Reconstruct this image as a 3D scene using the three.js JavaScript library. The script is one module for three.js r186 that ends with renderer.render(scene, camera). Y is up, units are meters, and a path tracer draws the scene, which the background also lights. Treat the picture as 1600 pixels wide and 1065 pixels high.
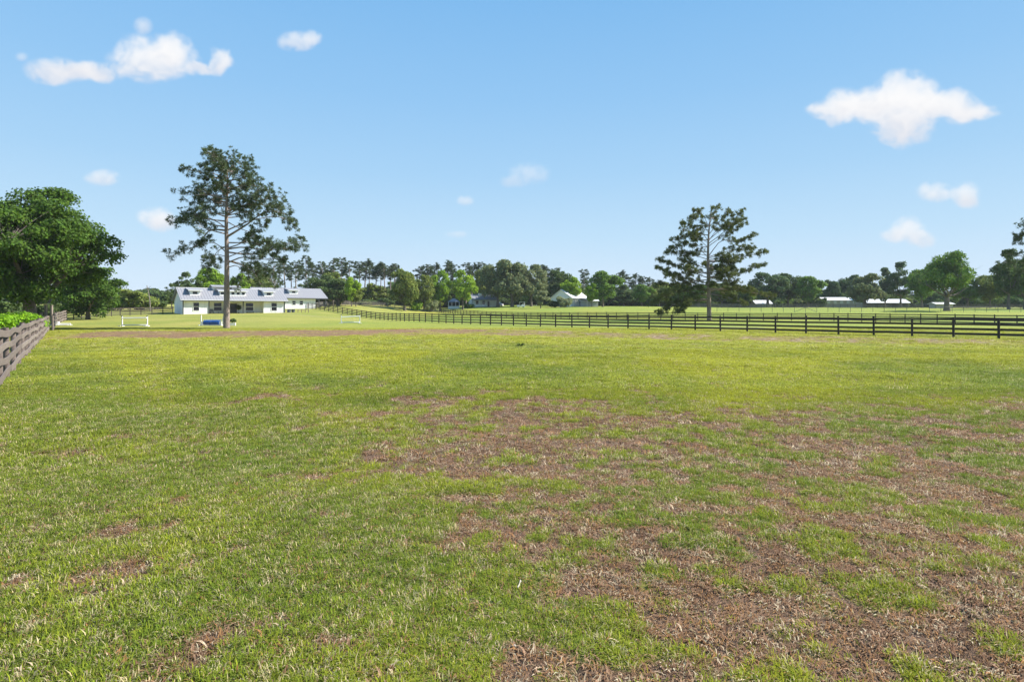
import * as THREE from 'three';
import { mergeGeometries } from 'three/addons/utils/BufferGeometryUtils.js';

// ---------------------------------------------------------------- camera, exposure
const scene = new THREE.Scene();
const F = 900, CX = 800, CY = 484, EYE = 1.95;           // focal length and principal point in photo pixels, eye height in metres
const camera = new THREE.PerspectiveCamera(2 * Math.atan(532.5 / F) * 180 / Math.PI, 1600 / 1065, 0.1, 6000);
camera.position.set(0, EYE, 0);
camera.lookAt(0, EYE, -10);
camera.setViewOffset(1600, 1065, 0, 532.5 - CY, 1600, 1065);   // level camera with a shifted lens
const EXPOSURE = 2.3;
const renderer = new THREE.WebGLRenderer({ antialias: true });
renderer.toneMapping = THREE.LinearToneMapping;
renderer.toneMappingExposure = EXPOSURE;
renderer.shadowMap.enabled = true;

// ---------------------------------------------------------------- random numbers and noise
function rng(seed) { let a = seed >>> 0; return () => { a = (a + 0x6D2B79F5) >>> 0; let t = a; t = Math.imul(t ^ (t >>> 15), t | 1); t ^= t + Math.imul(t ^ (t >>> 7), t | 61); return ((t ^ (t >>> 14)) >>> 0) / 4294967296; }; }
const PERM = (() => { const r = rng(77), p = new Float32Array(65536); for (let i = 0; i < 65536; i++) p[i] = r() * 2 - 1; return p; })();
function noise(x, y) {                                    // smooth value noise, -1..1
  const xi = Math.floor(x), yi = Math.floor(y), fx = x - xi, fy = y - yi;
  const u = fx * fx * fx * (fx * (fx * 6 - 15) + 10), v = fy * fy * fy * (fy * (fy * 6 - 15) + 10);
  const h = (a, b) => PERM[(Math.imul(a, 73856093) ^ Math.imul(b, 19349663)) >>> 5 & 65535];
  const a = h(xi, yi), b = h(xi + 1, yi), c = h(xi, yi + 1), d = h(xi + 1, yi + 1);
  return (a + (b - a) * u) + ((c + (d - c) * u) - (a + (b - a) * u)) * v;
}
function fbm(x, y, o = 4) { let s = 0, a = 0.5, n = 0; for (let i = 0; i < o; i++) { s += a * noise(x, y); n += a; a *= 0.5; const t = x * 1.62 - y * 1.18 + 17.3; y = x * 1.18 + y * 1.62 + 9.1; x = t; } return s / n; }
const clamp = (x, a = 0, b = 1) => Math.min(b, Math.max(a, x));
const sstep = (a, b, x) => { const t = clamp((x - a) / (b - a)); return t * t * (3 - 2 * t); };
const lerp = (a, b, t) => a + (b - a) * t;
function curveAt(table, x) { for (let i = 1; i < table.length; i++) if (x < table[i][0]) { const t = clamp((x - table[i - 1][0]) / (table[i][0] - table[i - 1][0])); return lerp(table[i - 1][1], table[i][1], t * t * (3 - 2 * t) * 0.5 + t * 0.5); } return table[table.length - 1][1]; }

// ---------------------------------------------------------------- sky and sun
const SUN = new THREE.Vector3(0.735, 0.669, -0.095).normalize();
{
  const W = 4096, Hh = 2048, data = new Float32Array(W * Hh * 4);
  // display-linear colour of clear air by elevation in degrees
  const air = [[-90, 0.34, 0.36, 0.34], [-6, 0.55, 0.62, 0.68], [0, 0.72, 0.85, 0.985], [3, 0.655, 0.82, 0.98], [7, 0.535, 0.76, 0.965], [13, 0.40, 0.66, 0.935], [20, 0.30, 0.575, 0.905], [29, 0.215, 0.495, 0.86], [45, 0.15, 0.39, 0.76], [90, 0.10, 0.30, 0.66]];
  const airAt = e => { for (let i = 1; i < air.length; i++) if (e <= air[i][0]) { const t = (e - air[i - 1][0]) / (air[i][0] - air[i - 1][0]); return [1, 2, 3].map(k => lerp(air[i - 1][k], air[i][k], t)); } return air[air.length - 1].slice(1); };
  for (let j = 0; j < Hh; j++) {
    const c = airAt(((j + 0.5) / Hh - 0.5) * 180);
    for (let i = 0; i < W; i++) { const o = (j * W + i) * 4; data[o] = c[0]; data[o + 1] = c[1]; data[o + 2] = c[2]; data[o + 3] = 1; }
  }
  // fair-weather clouds: azimuth and elevation of the middle, half width and half height (radians), opacity, lobes [x, y, rx, ry]
  const az = px => Math.atan((px - CX) / F), el = (px, py) => Math.atan((CY - py) / F * Math.cos(az(px)));
  const clouds = [];
  const cloud = (px, py, w, h, op, lobes, seed) => clouds.push({ a: az(px), e: el(px, py), w: w / F * Math.cos(az(px)) ** 2, h: h / F * Math.cos(az(px)), op, lobes, seed, tilt: -(CY - py) / F * Math.sin(az(px)) / (1 + ((CY - py) / F * Math.cos(az(px))) ** 2) });
  cloud(205, 98, 165, 52, 1.15, [[0.18, 0.04, 0.43, 0.74], [0.34, 0.34, 0.2, 0.5], [-0.62, -0.26, 0.3, 0.34], [-0.36, -0.24, 0.24, 0.3], [0.83, -0.04, 0.13, 0.42], [0.62, -0.22, 0.16, 0.2]], 3);
  cloud(223, 42, 17, 17, 0.5, [[0, 0, 0.9, 0.8]], 5);
  cloud(467, 66, 38, 18, 0.75, [[-0.1, 0, 0.8, 0.8], [0.5, 0.3, 0.4, 0.6]], 8);
  cloud(160, 278, 32, 17, 0.7, [[0, 0, 0.9, 0.85]], 11);
  cloud(244, 343, 37, 24, 0.8, [[0, 0.1, 0.85, 0.8], [0.3, -0.2, 0.7, 0.7]], 13);
  cloud(727, 314, 16, 11, 0.45, [[0, 0, 0.9, 0.9]], 17);
  cloud(824, 274, 44, 24, 0.32, [[0.1, 0.1, 0.75, 0.8], [-0.5, -0.4, 0.5, 0.4]], 19);
  cloud(1400, 175, 150, 62, 1.25, [[0, 0.06, 0.86, 0.5], [0.1, 0.42, 0.36, 0.5], [-0.3, 0.2, 0.42, 0.42], [0.42, 0.14, 0.4, 0.36], [0.06, -0.42, 0.34, 0.46], [-0.62, -0.04, 0.32, 0.3], [0.72, -0.02, 0.22, 0.2]], 23);
  cloud(1480, 303, 56, 23, 0.75, [[-0.35, 0.1, 0.6, 0.75], [0.5, 0.0, 0.42, 0.85], [0.55, -0.5, 0.3, 0.5]], 29);
  cloud(1418, 365, 50, 29, 0.75, [[0, 0.2, 0.6, 0.75], [-0.4, -0.1, 0.5, 0.5], [0.4, -0.3, 0.5, 0.5]], 31);
  cloud(33, 90, 12, 8, 0.35, [[0, 0, 0.9, 0.9]], 41);
  cloud(715, 366, 24, 7, 0.25, [[0, 0, 0.9, 0.9]], 43);
  const cr = rng(4242);                                    // the rest of the sky holds the same scattered small clouds
  for (let k = 0; k < 46; k++) {
    const a = (46 + cr() * 268) * Math.PI / 180, e = (4 + cr() * 34) * Math.PI / 180, w = 0.02 + cr() * cr() * 0.15, lobes = [];
    for (let n = 0; n < 2 + w * 30; n++) lobes.push([cr() * 1.4 - 0.7, cr() * 0.8 - 0.4, 0.3 + cr() * 0.3, 0.4 + cr() * 0.3]);
    clouds.push({ a, e, w, h: w * (0.35 + cr() * 0.25), op: 0.5 + cr() * 0.6, lobes, seed: 100 + k });
  }
  for (const c of clouds) {
    // azimuth 0 is straight ahead (-z), growing to +x; column from atan2(z, x)
    const col = a => (Math.atan2(-Math.cos(a), Math.sin(a)) / (2 * Math.PI) + 0.5) * W;
    const c0 = col(c.a), rw = Math.ceil(c.w * 1.5 / Math.cos(c.e) / (2 * Math.PI) * W), r0 = (c.e / Math.PI + 0.5) * Hh, rh = Math.ceil((c.h * 1.6 + Math.abs(c.tilt ?? 0) * c.w * 1.5) / Math.PI * Hh);
    for (let j = Math.max(0, Math.floor(r0 - rh)); j <= Math.min(Hh - 1, r0 + rh); j++) for (let i = Math.floor(c0 - rw); i <= c0 + rw; i++) {
      const x = (i + 0.5 - c0) / W * 2 * Math.PI * Math.cos(c.e) / c.w, y = ((j + 0.5 - r0) / Hh * Math.PI - (c.tilt ?? 0) * (i + 0.5 - c0) / W * 2 * Math.PI) / c.h, k = 9 / Math.max(0.5, c.w * 9);
      const wx = x + 0.09 * fbm(x * c.w * 40 + c.seed, y * c.h * 40, 3), wy = y + 0.15 * fbm(x * c.w * 40, y * c.h * 40 + c.seed, 3);
      let s = 0;
      for (const [lx, ly, rx0, ry0] of c.lobes) { const rx = rx0 * 1.06, ry = ry0 * 1.1, q = ((wx - lx) / rx) ** 2 + ((wy - ly) / (wy < ly ? ry * 0.85 : ry)) ** 2; if (q < 1) s += (1 - q) * Math.sqrt(1 - q) * 1.15; }
      if (s <= 0) continue;
      const f = fbm(wx * c.w * 110 + c.seed * 3, wy * c.h * 110, 6);
      let t = 1 - Math.exp(-Math.max(0, s + f * 0.95 * Math.min(0.6, s * 1.5)) * 1.4 * c.op); t *= Math.min(1, 0.55 + 0.5 * c.op);
      const o = (j * W + ((i % W) + W) % W) * 4, low = sstep(0.5, -0.7, y + f * 0.3), br = [0.985 - 0.15 * low, 0.98 - 0.155 * low, 0.985 - 0.12 * low];
      for (let n = 0; n < 3; n++) data[o + n] = lerp(data[o + n], br[n], t);
    }
  }
  for (let o = 0; o < data.length; o += 4) for (let n = 0; n < 3; n++) data[o + n] /= EXPOSURE;
  const sky = new THREE.DataTexture(data, W, Hh, THREE.RGBAFormat, THREE.FloatType);
  sky.mapping = THREE.EquirectangularReflectionMapping; sky.magFilter = sky.minFilter = THREE.LinearFilter; sky.needsUpdate = true;
  scene.background = sky; scene.environment = sky;
}
const sun = new THREE.DirectionalLight(new THREE.Color(1, 0.955, 0.88), 4.2);
sun.position.copy(SUN).multiplyScalar(300); sun.target.position.set(0, 0, -60); sun.position.add(sun.target.position);
sun.castShadow = true; sun.shadow.mapSize.set(4096, 4096);
Object.assign(sun.shadow.camera, { left: -160, right: 160, top: 120, bottom: -120, near: 1, far: 900 });
scene.add(sun, sun.target);

// ---------------------------------------------------------------- helpers
const taken = {};
function numbered(n) { const k = taken[n] = (taken[n] ?? -1) + 1; return k ? `${n}_${String(k).padStart(3, '0')}` : n; }
function tag(o, label, category, group, kind) { if (label) o.userData.label = label; if (category) o.userData.category = category; if (group) o.userData.group = group; if (kind) o.userData.kind = kind; return o; }
function shadowed(o) { o.castShadow = o.receiveShadow = true; return o; }
function thing(name, label, category, [x, y, z] = [0, 0, 0], turn = 0, group) { const o = new THREE.Group(); o.name = numbered(name); o.position.set(x, y, z); o.rotation.y = turn; tag(o, label, category, group); scene.add(o); return o; }
function part(name, geo, m, parent) { const o = shadowed(new THREE.Mesh(Array.isArray(geo) ? (geo.length > 1 ? mergeGeometries(geo.map(g => g.index ? g.toNonIndexed() : g)) : geo[0]) : geo, m)); o.name = name; parent.add(o); return o; }
function copy(o, label, group) { const c = o.clone(); c.name = numbered(o.name.replace(/_\d{3}$/, '')); c.userData = { ...o.userData }; if (label) c.userData.label = label; if (group) c.userData.group = group; scene.add(c); return c; }
const bx = (w, h, d, x = 0, y = 0, z = 0) => new THREE.BoxGeometry(w, h, d).translate(x, y, z);
const cyl = (r0, r1, h, n = 8) => new THREE.CylinderGeometry(r0, r1, h, n);
const mat = (r, g, b, o = {}) => new THREE.MeshStandardMaterial({ color: new THREE.Color().setRGB(r, g, b), roughness: 0.85, ...o });
function bar(a, b, r, n = 6) { const va = new THREE.Vector3(...a), vb = new THREE.Vector3(...b), d = vb.clone().sub(va); const g = cyl(r, r, d.length(), n); g.applyQuaternion(new THREE.Quaternion().setFromUnitVectors(new THREE.Vector3(0, 1, 0), d.clone().normalize())); const m = va.add(vb).multiplyScalar(0.5); return g.translate(m.x, m.y, m.z); }
function prism(outline, depth, axis = 'z') { const s = new THREE.Shape(outline.map(p => new THREE.Vector2(...p))); const g = new THREE.ExtrudeGeometry(s, { depth, bevelEnabled: false }); if (axis === 'x') g.applyMatrix4(new THREE.Matrix4().makeBasis(new THREE.Vector3(0, 0, 1), new THREE.Vector3(0, 1, 0), new THREE.Vector3(-1, 0, 0)).invert()); return g; }
const wx = (px, d) => (px - CX) / F * d;                   // world x of something seen at that column, d metres out
function grainTexture(w, h, f, srgb = true) { const data = new Uint8Array(w * h * 4); for (let j = 0; j < h; j++) for (let i = 0; i < w; i++) { const c = f(i, j), o = (j * w + i) * 4; for (let n = 0; n < 3; n++) data[o + n] = clamp(Array.isArray(c) ? c[n] : c, 0, 1) * 255; data[o + 3] = 255; } const t = new THREE.DataTexture(data, w, h, THREE.RGBAFormat); t.wrapS = t.wrapT = THREE.RepeatWrapping; t.magFilter = THREE.LinearFilter; t.minFilter = THREE.LinearMipmapLinearFilter; t.generateMipmaps = true; if (srgb) t.colorSpace = THREE.SRGBColorSpace; t.needsUpdate = true; return t; }
const toSrgb = c => c <= 0.0031308 ? c * 12.92 : 1.055 * Math.pow(c, 1 / 2.4) - 0.055;

class MB {                                                  // collects triangles with normals and colours
  constructor() { this.p = []; this.n = []; this.c = []; this.u = []; this.i = []; }
  vert(x, y, z, nx, ny, nz, c, u = 0, v = 0) { this.p.push(x, y, z); this.n.push(nx, ny, nz); this.c.push(c[0], c[1], c[2]); this.u.push(u, v); return this.p.length / 3 - 1; }
  leaf(p, dir, side, len, wid, c) {                         // a pointed leaf: four corners, folded a little along its rib
    const n = new THREE.Vector3().crossVectors(side, dir).normalize(), f = wid * 0.22;
    const a = this.vert(p.x, p.y, p.z, n.x, n.y, n.z, c);
    const b = this.vert(p.x + dir.x * len * 0.5 + side.x * wid + n.x * f, p.y + dir.y * len * 0.5 + side.y * wid + n.y * f, p.z + dir.z * len * 0.5 + side.z * wid + n.z * f, n.x, n.y, n.z, c);
    const e = this.vert(p.x + dir.x * len, p.y + dir.y * len, p.z + dir.z * len, n.x, n.y, n.z, c);
    const g = this.vert(p.x + dir.x * len * 0.5 - side.x * wid + n.x * f, p.y + dir.y * len * 0.5 - side.y * wid + n.y * f, p.z + dir.z * len * 0.5 - side.z * wid + n.z * f, n.x, n.y, n.z, c);
    this.i.push(a, b, e, a, e, g);
  }
  needle(p, dir, side, len, wid, c) {
    const n = new THREE.Vector3().crossVectors(side, dir).normalize();
    const a = this.vert(p.x - side.x * wid * 0.4, p.y - side.y * wid * 0.4, p.z - side.z * wid * 0.4, n.x, n.y, n.z, c), b = this.vert(p.x + dir.x * len * 0.6 + side.x * wid, p.y + dir.y * len * 0.6 + side.y * wid, p.z + dir.z * len * 0.6 + side.z * wid, n.x, n.y, n.z, c), e = this.vert(p.x + dir.x * len, p.y + dir.y * len, p.z + dir.z * len, n.x, n.y, n.z, c);
    this.i.push(a, b, e);
  }
  limb(pts, r0, r1, seg = 6, steps = 0, flare = 0) {        // tapered tube along a curve
    const curve = pts.length > 2 ? new THREE.CatmullRomCurve3(pts.map(p => new THREE.Vector3(...p)), false, 'centripetal') : new THREE.LineCurve3(new THREE.Vector3(...pts[0]), new THREE.Vector3(...pts[1]));
    const N = steps || Math.max(2, pts.length * 3), L = curve.getLength(), up = new THREE.Vector3(0.31, 0.12, 0.94); let base = -1;
    for (let k = 0; k <= N; k++) {
      const t = k / N, p = curve.getPoint(t), d = curve.getTangent(t), s = new THREE.Vector3().crossVectors(d, up).normalize(), q = new THREE.Vector3().crossVectors(d, s).normalize();
      const r = lerp(r0, r1, Math.pow(t, 0.85)) * (1 + flare * Math.exp(-t * L / (r0 * 1.6))), b = this.p.length / 3;
      for (let m = 0; m <= seg; m++) { const a = m / seg * Math.PI * 2, ca = Math.cos(a), sa = Math.sin(a), nx = s.x * ca + q.x * sa, ny = s.y * ca + q.y * sa, nz = s.z * ca + q.z * sa; this.vert(p.x + nx * r, p.y + ny * r, p.z + nz * r, nx, ny, nz, [1, 1, 1], m / seg * Math.max(1, Math.round(r0 * 6)), t * L); }
      if (base >= 0) for (let m = 0; m < seg; m++) this.i.push(base + m, base + m + 1, b + m, b + m, base + m + 1, b + m + 1);
      base = b;
    }
    return curve;
  }
  geo() { const g = new THREE.BufferGeometry(); g.setAttribute('position', new THREE.Float32BufferAttribute(this.p, 3)); g.setAttribute('normal', new THREE.Float32BufferAttribute(this.n, 3)); g.setAttribute('color', new THREE.Float32BufferAttribute(this.c, 3)); g.setAttribute('uv', new THREE.Float32BufferAttribute(this.u, 2)); g.setIndex(this.i); return g; }
}

// ---------------------------------------------------------------- the lie of the land: height at (x, d), d metres ahead of the camera
const RISE_START = [[-400, 150], [-60, 172], [-27, 172], [-11, 152], [26, 120], [55, 106], [114, 96], [400, 96]];
const RISE_CAP = [[-60, 5.0], [-10, 5.0], [40, 4.2], [80, 3.7], [500, 3.7]], RISE_SLOPE = [[-20, 0.09], [30, 0.07], [90, 0.048], [300, 0.045]];
const LEFT_RISE = [[0, 0], [57, 0], [108, 1.12], [146, 2.3], [190, 3.5], [240, 4.3], [300, 4.8], [900, 5]];
const TRACK = [[-60, 50], [-36, 46], [-28, 45], [-22, 46.5], [-15, 48], [-9.8, 50.5], [-5, 52], [0, 48.5], [5, 45.5], [9.3, 42.3], [15, 39.4], [21, 37.6], [26, 34], [40, 25], [60, 12]];
const trackMid = x => { for (let i = 1; i < TRACK.length; i++) if (x < TRACK[i][0]) return lerp(TRACK[i - 1][1], TRACK[i][1], (x - TRACK[i - 1][0]) / (TRACK[i][0] - TRACK[i - 1][0])); return TRACK[TRACK.length - 1][1]; };
const NEAR = { x0: -46, x1: 46, d0: -8, d1: 62 };
function land(x, d) {
  const q = Math.max(0, d - curveAt(RISE_START, x)), cap = curveAt(RISE_CAP, x), s = curveAt(RISE_SLOPE, x);
  const right = cap * (1 - Math.exp(-q * q / (q + 12) * s / cap)), left = curveAt(LEFT_RISE, d), w = sstep(-20, -50, x);
  let h = lerp(right, left, w) + sstep(-44, -34, x) * (lerp(0.13, 0.16, sstep(-8, 6, x)) * Math.exp(-(((d - trackMid(x) - 2.2) / lerp(4.2, 2.4, sstep(-8, 6, x))) ** 2)) - 0.06 * Math.exp(-(((d - trackMid(x) + 3.5) / 2.5) ** 2)));
  if (d > 60) h += 0.12 * fbm(x / 22, d / 22, 2) * sstep(60, 75, d);
  const e = Math.min(x - NEAR.x0, NEAR.x1 - x, d - NEAR.d0, NEAR.d1 - d);
  if (e > 0) h += sstep(0, 4, e) * (0.035 * noise(x / 1.7 + 5, d / 1.7) + 0.03 * noise(x / 4.6, d / 4.6 + 3));
  return h;
}
// what grows where: g green cover, y yellowing, t bare track soil, s pale sand
const FENCE_A = [[-6.9, 6.6], [-13.1, 14.7], [-42.8, 53]];
function cover(x, d) {
  const n1 = fbm(x / 7 + 3, d / 7, 3), n2 = fbm(x / 1.5, d / 1.7 + 7, 3), n3 = fbm(x / 0.22 + 11, d / 0.24, 2) * 0.75 + fbm(x / 0.6 + 4, d / 0.6, 2) * 0.45;
  const edge = x + 0.5 + 0.36 * (d - 3) + n1 * 2.2;
  const inB = sstep(-0.5, 1.6, edge) * (1 - sstep(8.4, 14.5, d - Math.max(0, 2 - x) * 0.45 + n1 * 4.5));
  let dry = 0.09 + 0.47 * inB + 0.34 * n2 + 0.15 * n1;
  dry += 0.45 * Math.exp(-(((x + 5.6) / 0.9) ** 2 + ((d - 13.2) / 1.3) ** 2)) + 0.35 * Math.exp(-(((x + 2.9) / 0.5) ** 2 + ((d - 3.0) / 0.35) ** 2)) + 0.22 * Math.exp(-(((x + 3.9) / 1.6) ** 2 + ((d - 5.2) / 0.5) ** 2));
  dry -= 0.3 * sstep(12, 22, d);
  let g = sstep(-0.2, 0.24, 1 - dry - (0.5 + 0.85 * n3));
  // wheel tracks beside the weathered fence, and the worn riding track
  const along = ((x + 13.1) * 38.3 + (d - 14.7) * 29.7) / 48.5, f1 = Math.exp(-(((along - 3.3 - n1 * 0.5) / 0.75) ** 2)), f2 = Math.exp(-(((along - 5.6 - n1 * 0.5) / 0.8) ** 2));
  let y = clamp(0.36 + 0.5 * sstep(8, 30, d) + 0.65 * n1 + 0.4 * n2 + 0.35 * (f1 + f2) * sstep(7, 14, d));
  g -= 0.22 * (f1 + f2) * clamp(0.5 + n2);
  const tm = trackMid(x), half = lerp(8.6, 3.4, sstep(-8, 12, x)), fade = sstep(-40, -30, x + n2 * 3), q = Math.abs(d - tm + n2 * 1.6) / half;
  const worn = (1 - sstep(0.5, 1.02, q + n3 * 0.5)) * fade, t = worn * clamp(0.92 - 0.42 * sstep(-14, 10, x) + 0.6 * n2 + 0.5 * n3);
  y = clamp(y + 0.5 * worn + 0.3 * (1 - sstep(0.9, 1.8, q)) * fade);
  const s = 0.9 * Math.exp(-(((x + 7.2) / 2.2) ** 2 + ((d - 41) / 0.5) ** 2)) * sstep(-0.1, 0.35, n3 + n2) + 0.6 * sstep(0.35, 0.75, n3 + n2 * 0.5) * (1 - sstep(0.2, 0.9, q)) * sstep(-4, 2, x);
  return { g: clamp(g), y, t: clamp(t), s: clamp(s), n1, n2, n3 };
}
const C = { green: [0.145, 0.19, 0.022], yellow: [0.32, 0.325, 0.026], thatch: [0.165, 0.096, 0.056], soil: [0.25, 0.14, 0.066], sand: [0.5, 0.43, 0.32], lawn: [0.2, 0.27, 0.022] };
const mix3 = (a, b, t) => [lerp(a[0], b[0], t), lerp(a[1], b[1], t), lerp(a[2], b[2], t)];
function groundColour(x, d, k) {
  let c = mix3(C.thatch, mix3(C.green, C.yellow, k.y), k.g * 0.92);
  c = mix3(c, C.soil, k.t); c = mix3(c, C.sand, k.s);
  return c;
}
function farColour(x, d) {
  const k = cover(x, d), n = fbm(x / 26, d / 26, 3), m = fbm(x / 5, d / 9, 3);
  let c = groundColour(x, d, k);
  const house = mix3([0.23, 0.255, 0.028], [0.37, 0.33, 0.07], clamp(0.35 + n * 0.7 + m * 0.55)), lawn = mix3(C.lawn, [0.3, 0.3, 0.03], clamp(0.35 + n * 0.6 + m * 0.4));
  const w = sstep(-12, -40, x + n * 6), beyond = sstep(58, 70, d - Math.max(0, -x) * 0.0);
  c = mix3(c, mix3(lawn, house, w), beyond);
  const path = Math.exp(-(((d - (112 + (x + 40) * -0.75)) / 1.5) ** 2)) * sstep(-54, -48, x) * sstep(-14, -24, x);   // pale worn drive below the garage
  c = mix3(c, [0.34, 0.29, 0.15], 0.6 * path * clamp(0.7 + m));
  const lane = sstep(2, 5, d - (72 - (x - 1.5) * 0.98)) * (1 - sstep(16, 22, d - (72 - (x - 1.5) * 0.98))) * sstep(-14, 2, x);   // the lane between the paddock fences: greyer ground colour
  c = mix3(c, [0.2, 0.21, 0.08], lane * clamp(0.5 + m + n));
  return c;
}
// ---------------------------------------------------------------- ground
const tile = grainTexture(1024, 1024, (i, j) => {
  const a = Math.PI * 2 / 1024, f = (s, o) => { const u = i / 1024 * s, v = j / 1024 * s, wrap = (x, y) => noise(x + o, y + o); const bu = u / s, bv = v / s; return lerp(lerp(wrap(u, v), wrap(u - s, v), bu), lerp(wrap(u, v - s), wrap(u - s, v - s), bu), bv); };
  const v = 0.93 + 0.13 * f(16, 3) + 0.13 * f(60, 9) + 0.16 * f(190, 5) + 0.12 * (PERM[(i * 7919 + j * 104729) & 65535]);
  return [toSrgb(clamp(v * (1 + 0.06 * f(40, 21)))), toSrgb(clamp(v)), toSrgb(clamp(v * (1 - 0.1 * f(40, 21))))];
});
const bump = grainTexture(512, 512, (i, j) => { const f = (s, o) => { const u = i / 512 * s, v = j / 512 * s, bu = i / 512, bv = j / 512, w = (x, y) => noise(x + o, y + o); return lerp(lerp(w(u, v), w(u - s, v), bu), lerp(w(u, v - s), w(u - s, v - s), bu), bv); }; return 0.5 + 0.2 * f(24, 1) + 0.25 * f(80, 2) + 0.2 * PERM[(i * 31 + j * 977) & 65535]; }, false);
{
  const X0 = NEAR.x0, X1 = NEAR.x1, D0 = NEAR.d0, D1 = NEAR.d1, step = 0.5, nx = Math.round((X1 - X0) / step), nd = Math.round((D1 - D0) / step), p = [], uv = [], idx = [];
  for (let j = 0; j <= nd; j++) for (let i = 0; i <= nx; i++) { const x = X0 + i * step, d = D0 + j * step; p.push(x, land(x, d), -d); uv.push((x - X0) / (X1 - X0), (d - D0) / (D1 - D0)); }
  for (let j = 0; j < nd; j++) for (let i = 0; i < nx; i++) { const a = j * (nx + 1) + i, b = a + 1, c = a + nx + 1, e = c + 1; idx.push(a, b, e, a, e, c); }
  const g = new THREE.BufferGeometry(); g.setAttribute('position', new THREE.Float32BufferAttribute(p, 3)); g.setAttribute('uv', new THREE.Float32BufferAttribute(uv, 2)); g.setIndex(idx); g.computeVertexNormals();
  const S = 2048, r = rng(5);
  const map = grainTexture(S, S, (i, j) => {
    const x = X0 + (i + 0.5) / S * (X1 - X0), d = D0 + (j + 0.5) / S * (D1 - D0), c = groundColour(x, d, cover(x, d)), v = 0.8 + 0.28 * noise(x / 0.13, d / 0.13) + 0.3 * (r() - 0.5), h = 0.1 * (r() - 0.5);
    return [toSrgb(clamp(c[0] * v * (1 + h))), toSrgb(clamp(c[1] * v)), toSrgb(clamp(c[2] * v * (1 - h)))];
  });
  map.wrapS = map.wrapT = THREE.ClampToEdgeWrapping;
  const b2 = bump.clone(); b2.repeat.set(60, 46);
  const o = shadowed(new THREE.Mesh(g, new THREE.MeshStandardMaterial({ map, bumpMap: b2, bumpScale: 0.03, roughness: 1 }))); o.name = 'ground'; tag(o, null, null, null, 'structure'); scene.add(o);
}
{
  const range = (a, b, s) => { const o = []; for (let v = a; v < b - 1e-6; v += s) o.push(v); return o; };
  const X = [-3000, -2000, -1300, -900, -600, -450, -350, -280, -230, -200, -180, ...range(-165, -46, 1.4), ...range(-46, 46, 1), ...range(46, 165, 1.4), 165, 180, 200, 230, 280, 350, 450, 600, 900, 1300, 2000, 3000];
  const D = [-1500, -600, -300, -150, -80, -50, -30, -16, ...range(-8, 62, 2), ...range(62, 150, 1), ...range(150, 270, 2), 270, 280, 300, 330, 370, 420, 500, 650, 900, 1300, 1900, 2800];
  const p = [], uv = [], col = [], idx = [], nx = X.length;
  for (const d of D) for (const x of X) { p.push(x, land(x, d), -d); uv.push(x / 9, d / 9); const c = farColour(x, d); col.push(c[0], c[1], c[2]); }
  for (let j = 0; j < D.length - 1; j++) for (let i = 0; i < nx - 1; i++) {
    if (X[i] >= NEAR.x0 - 1e-6 && X[i + 1] <= NEAR.x1 + 1e-6 && D[j] >= NEAR.d0 - 1e-6 && D[j + 1] <= NEAR.d1 + 1e-6) continue;
    const a = j * nx + i, b = a + 1, c = a + nx, e = c + 1; idx.push(a, b, e, a, e, c);
  }
  const g = new THREE.BufferGeometry(); g.setAttribute('position', new THREE.Float32BufferAttribute(p, 3)); g.setAttribute('uv', new THREE.Float32BufferAttribute(uv, 2)); g.setAttribute('color', new THREE.Float32BufferAttribute(col, 3)); g.setIndex(idx); g.computeVertexNormals();
  const o = shadowed(new THREE.Mesh(g, new THREE.MeshStandardMaterial({ map: tile, vertexColors: true, bumpMap: bump, bumpScale: 0.12, roughness: 1 }))); o.name = 'terrain'; tag(o, null, null, null, 'structure'); scene.add(o);
}

// ---------------------------------------------------------------- grass
const leafMat = (r, g, b, o = {}) => new THREE.MeshPhysicalMaterial({ color: new THREE.Color().setRGB(r, g, b), vertexColors: true, roughness: 0.95, transmission: 0.4, thickness: 0, ior: 1.4, specularIntensity: 0.25, side: THREE.DoubleSide, ...o });
function clump(seed, n, len, wid, radius, lean0, lean1) {
  const r = rng(seed), m = new MB();
  for (let k = 0; k < n; k++) {
    const a = r() * 6.283, q = Math.sqrt(r()) * radius, bx0 = Math.cos(a) * q, bz0 = Math.sin(a) * q, h = a + (r() - 0.5) * 2.4, lean = lerp(lean0, lean1, r()), L = len * (0.55 + r() * 0.75), w = wid * (0.7 + r() * 0.6);
    const dx = Math.cos(h), dz = Math.sin(h), sx = -dz * w, sz = dx * w, v = 0.78 + r() * 0.44, c = [v * (0.9 + r() * 0.2), v, v * 0.95];
    const y1 = Math.cos(lean * 0.6) * L * 0.55, o1 = Math.sin(lean * 0.6) * L * 0.55, y2 = y1 + Math.cos(Math.min(1.75, lean * 1.5)) * L * 0.5, o2 = o1 + Math.sin(Math.min(1.75, lean * 1.5)) * L * 0.5;
    const nx = -dx * Math.cos(lean) * 0.5, ny = 0.8, nz = -dz * Math.cos(lean) * 0.5;
    const A = m.vert(bx0 - sx * 0.7, -0.008, bz0 - sz * 0.7, nx, ny, nz, c), B = m.vert(bx0 + sx * 0.7, -0.008, bz0 + sz * 0.7, nx, ny, nz, c), E = m.vert(bx0 + dx * o1 - sx, y1, bz0 + dz * o1 - sz, nx, ny, nz, c), G = m.vert(bx0 + dx * o1 + sx, y1, bz0 + dz * o1 + sz, nx, ny, nz, c), T = m.vert(bx0 + dx * o2, Math.max(0.004, y2), bz0 + dz * o2, nx, ny, nz, c);
    m.i.push(A, B, G, A, G, E, E, G, T);
  }
  return m.geo();
}
const grassMat = leafMat(1, 1, 1, { transmission: 0.36 }), strawMat = leafMat(1, 1, 1, { transmission: 0.15 });
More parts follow.
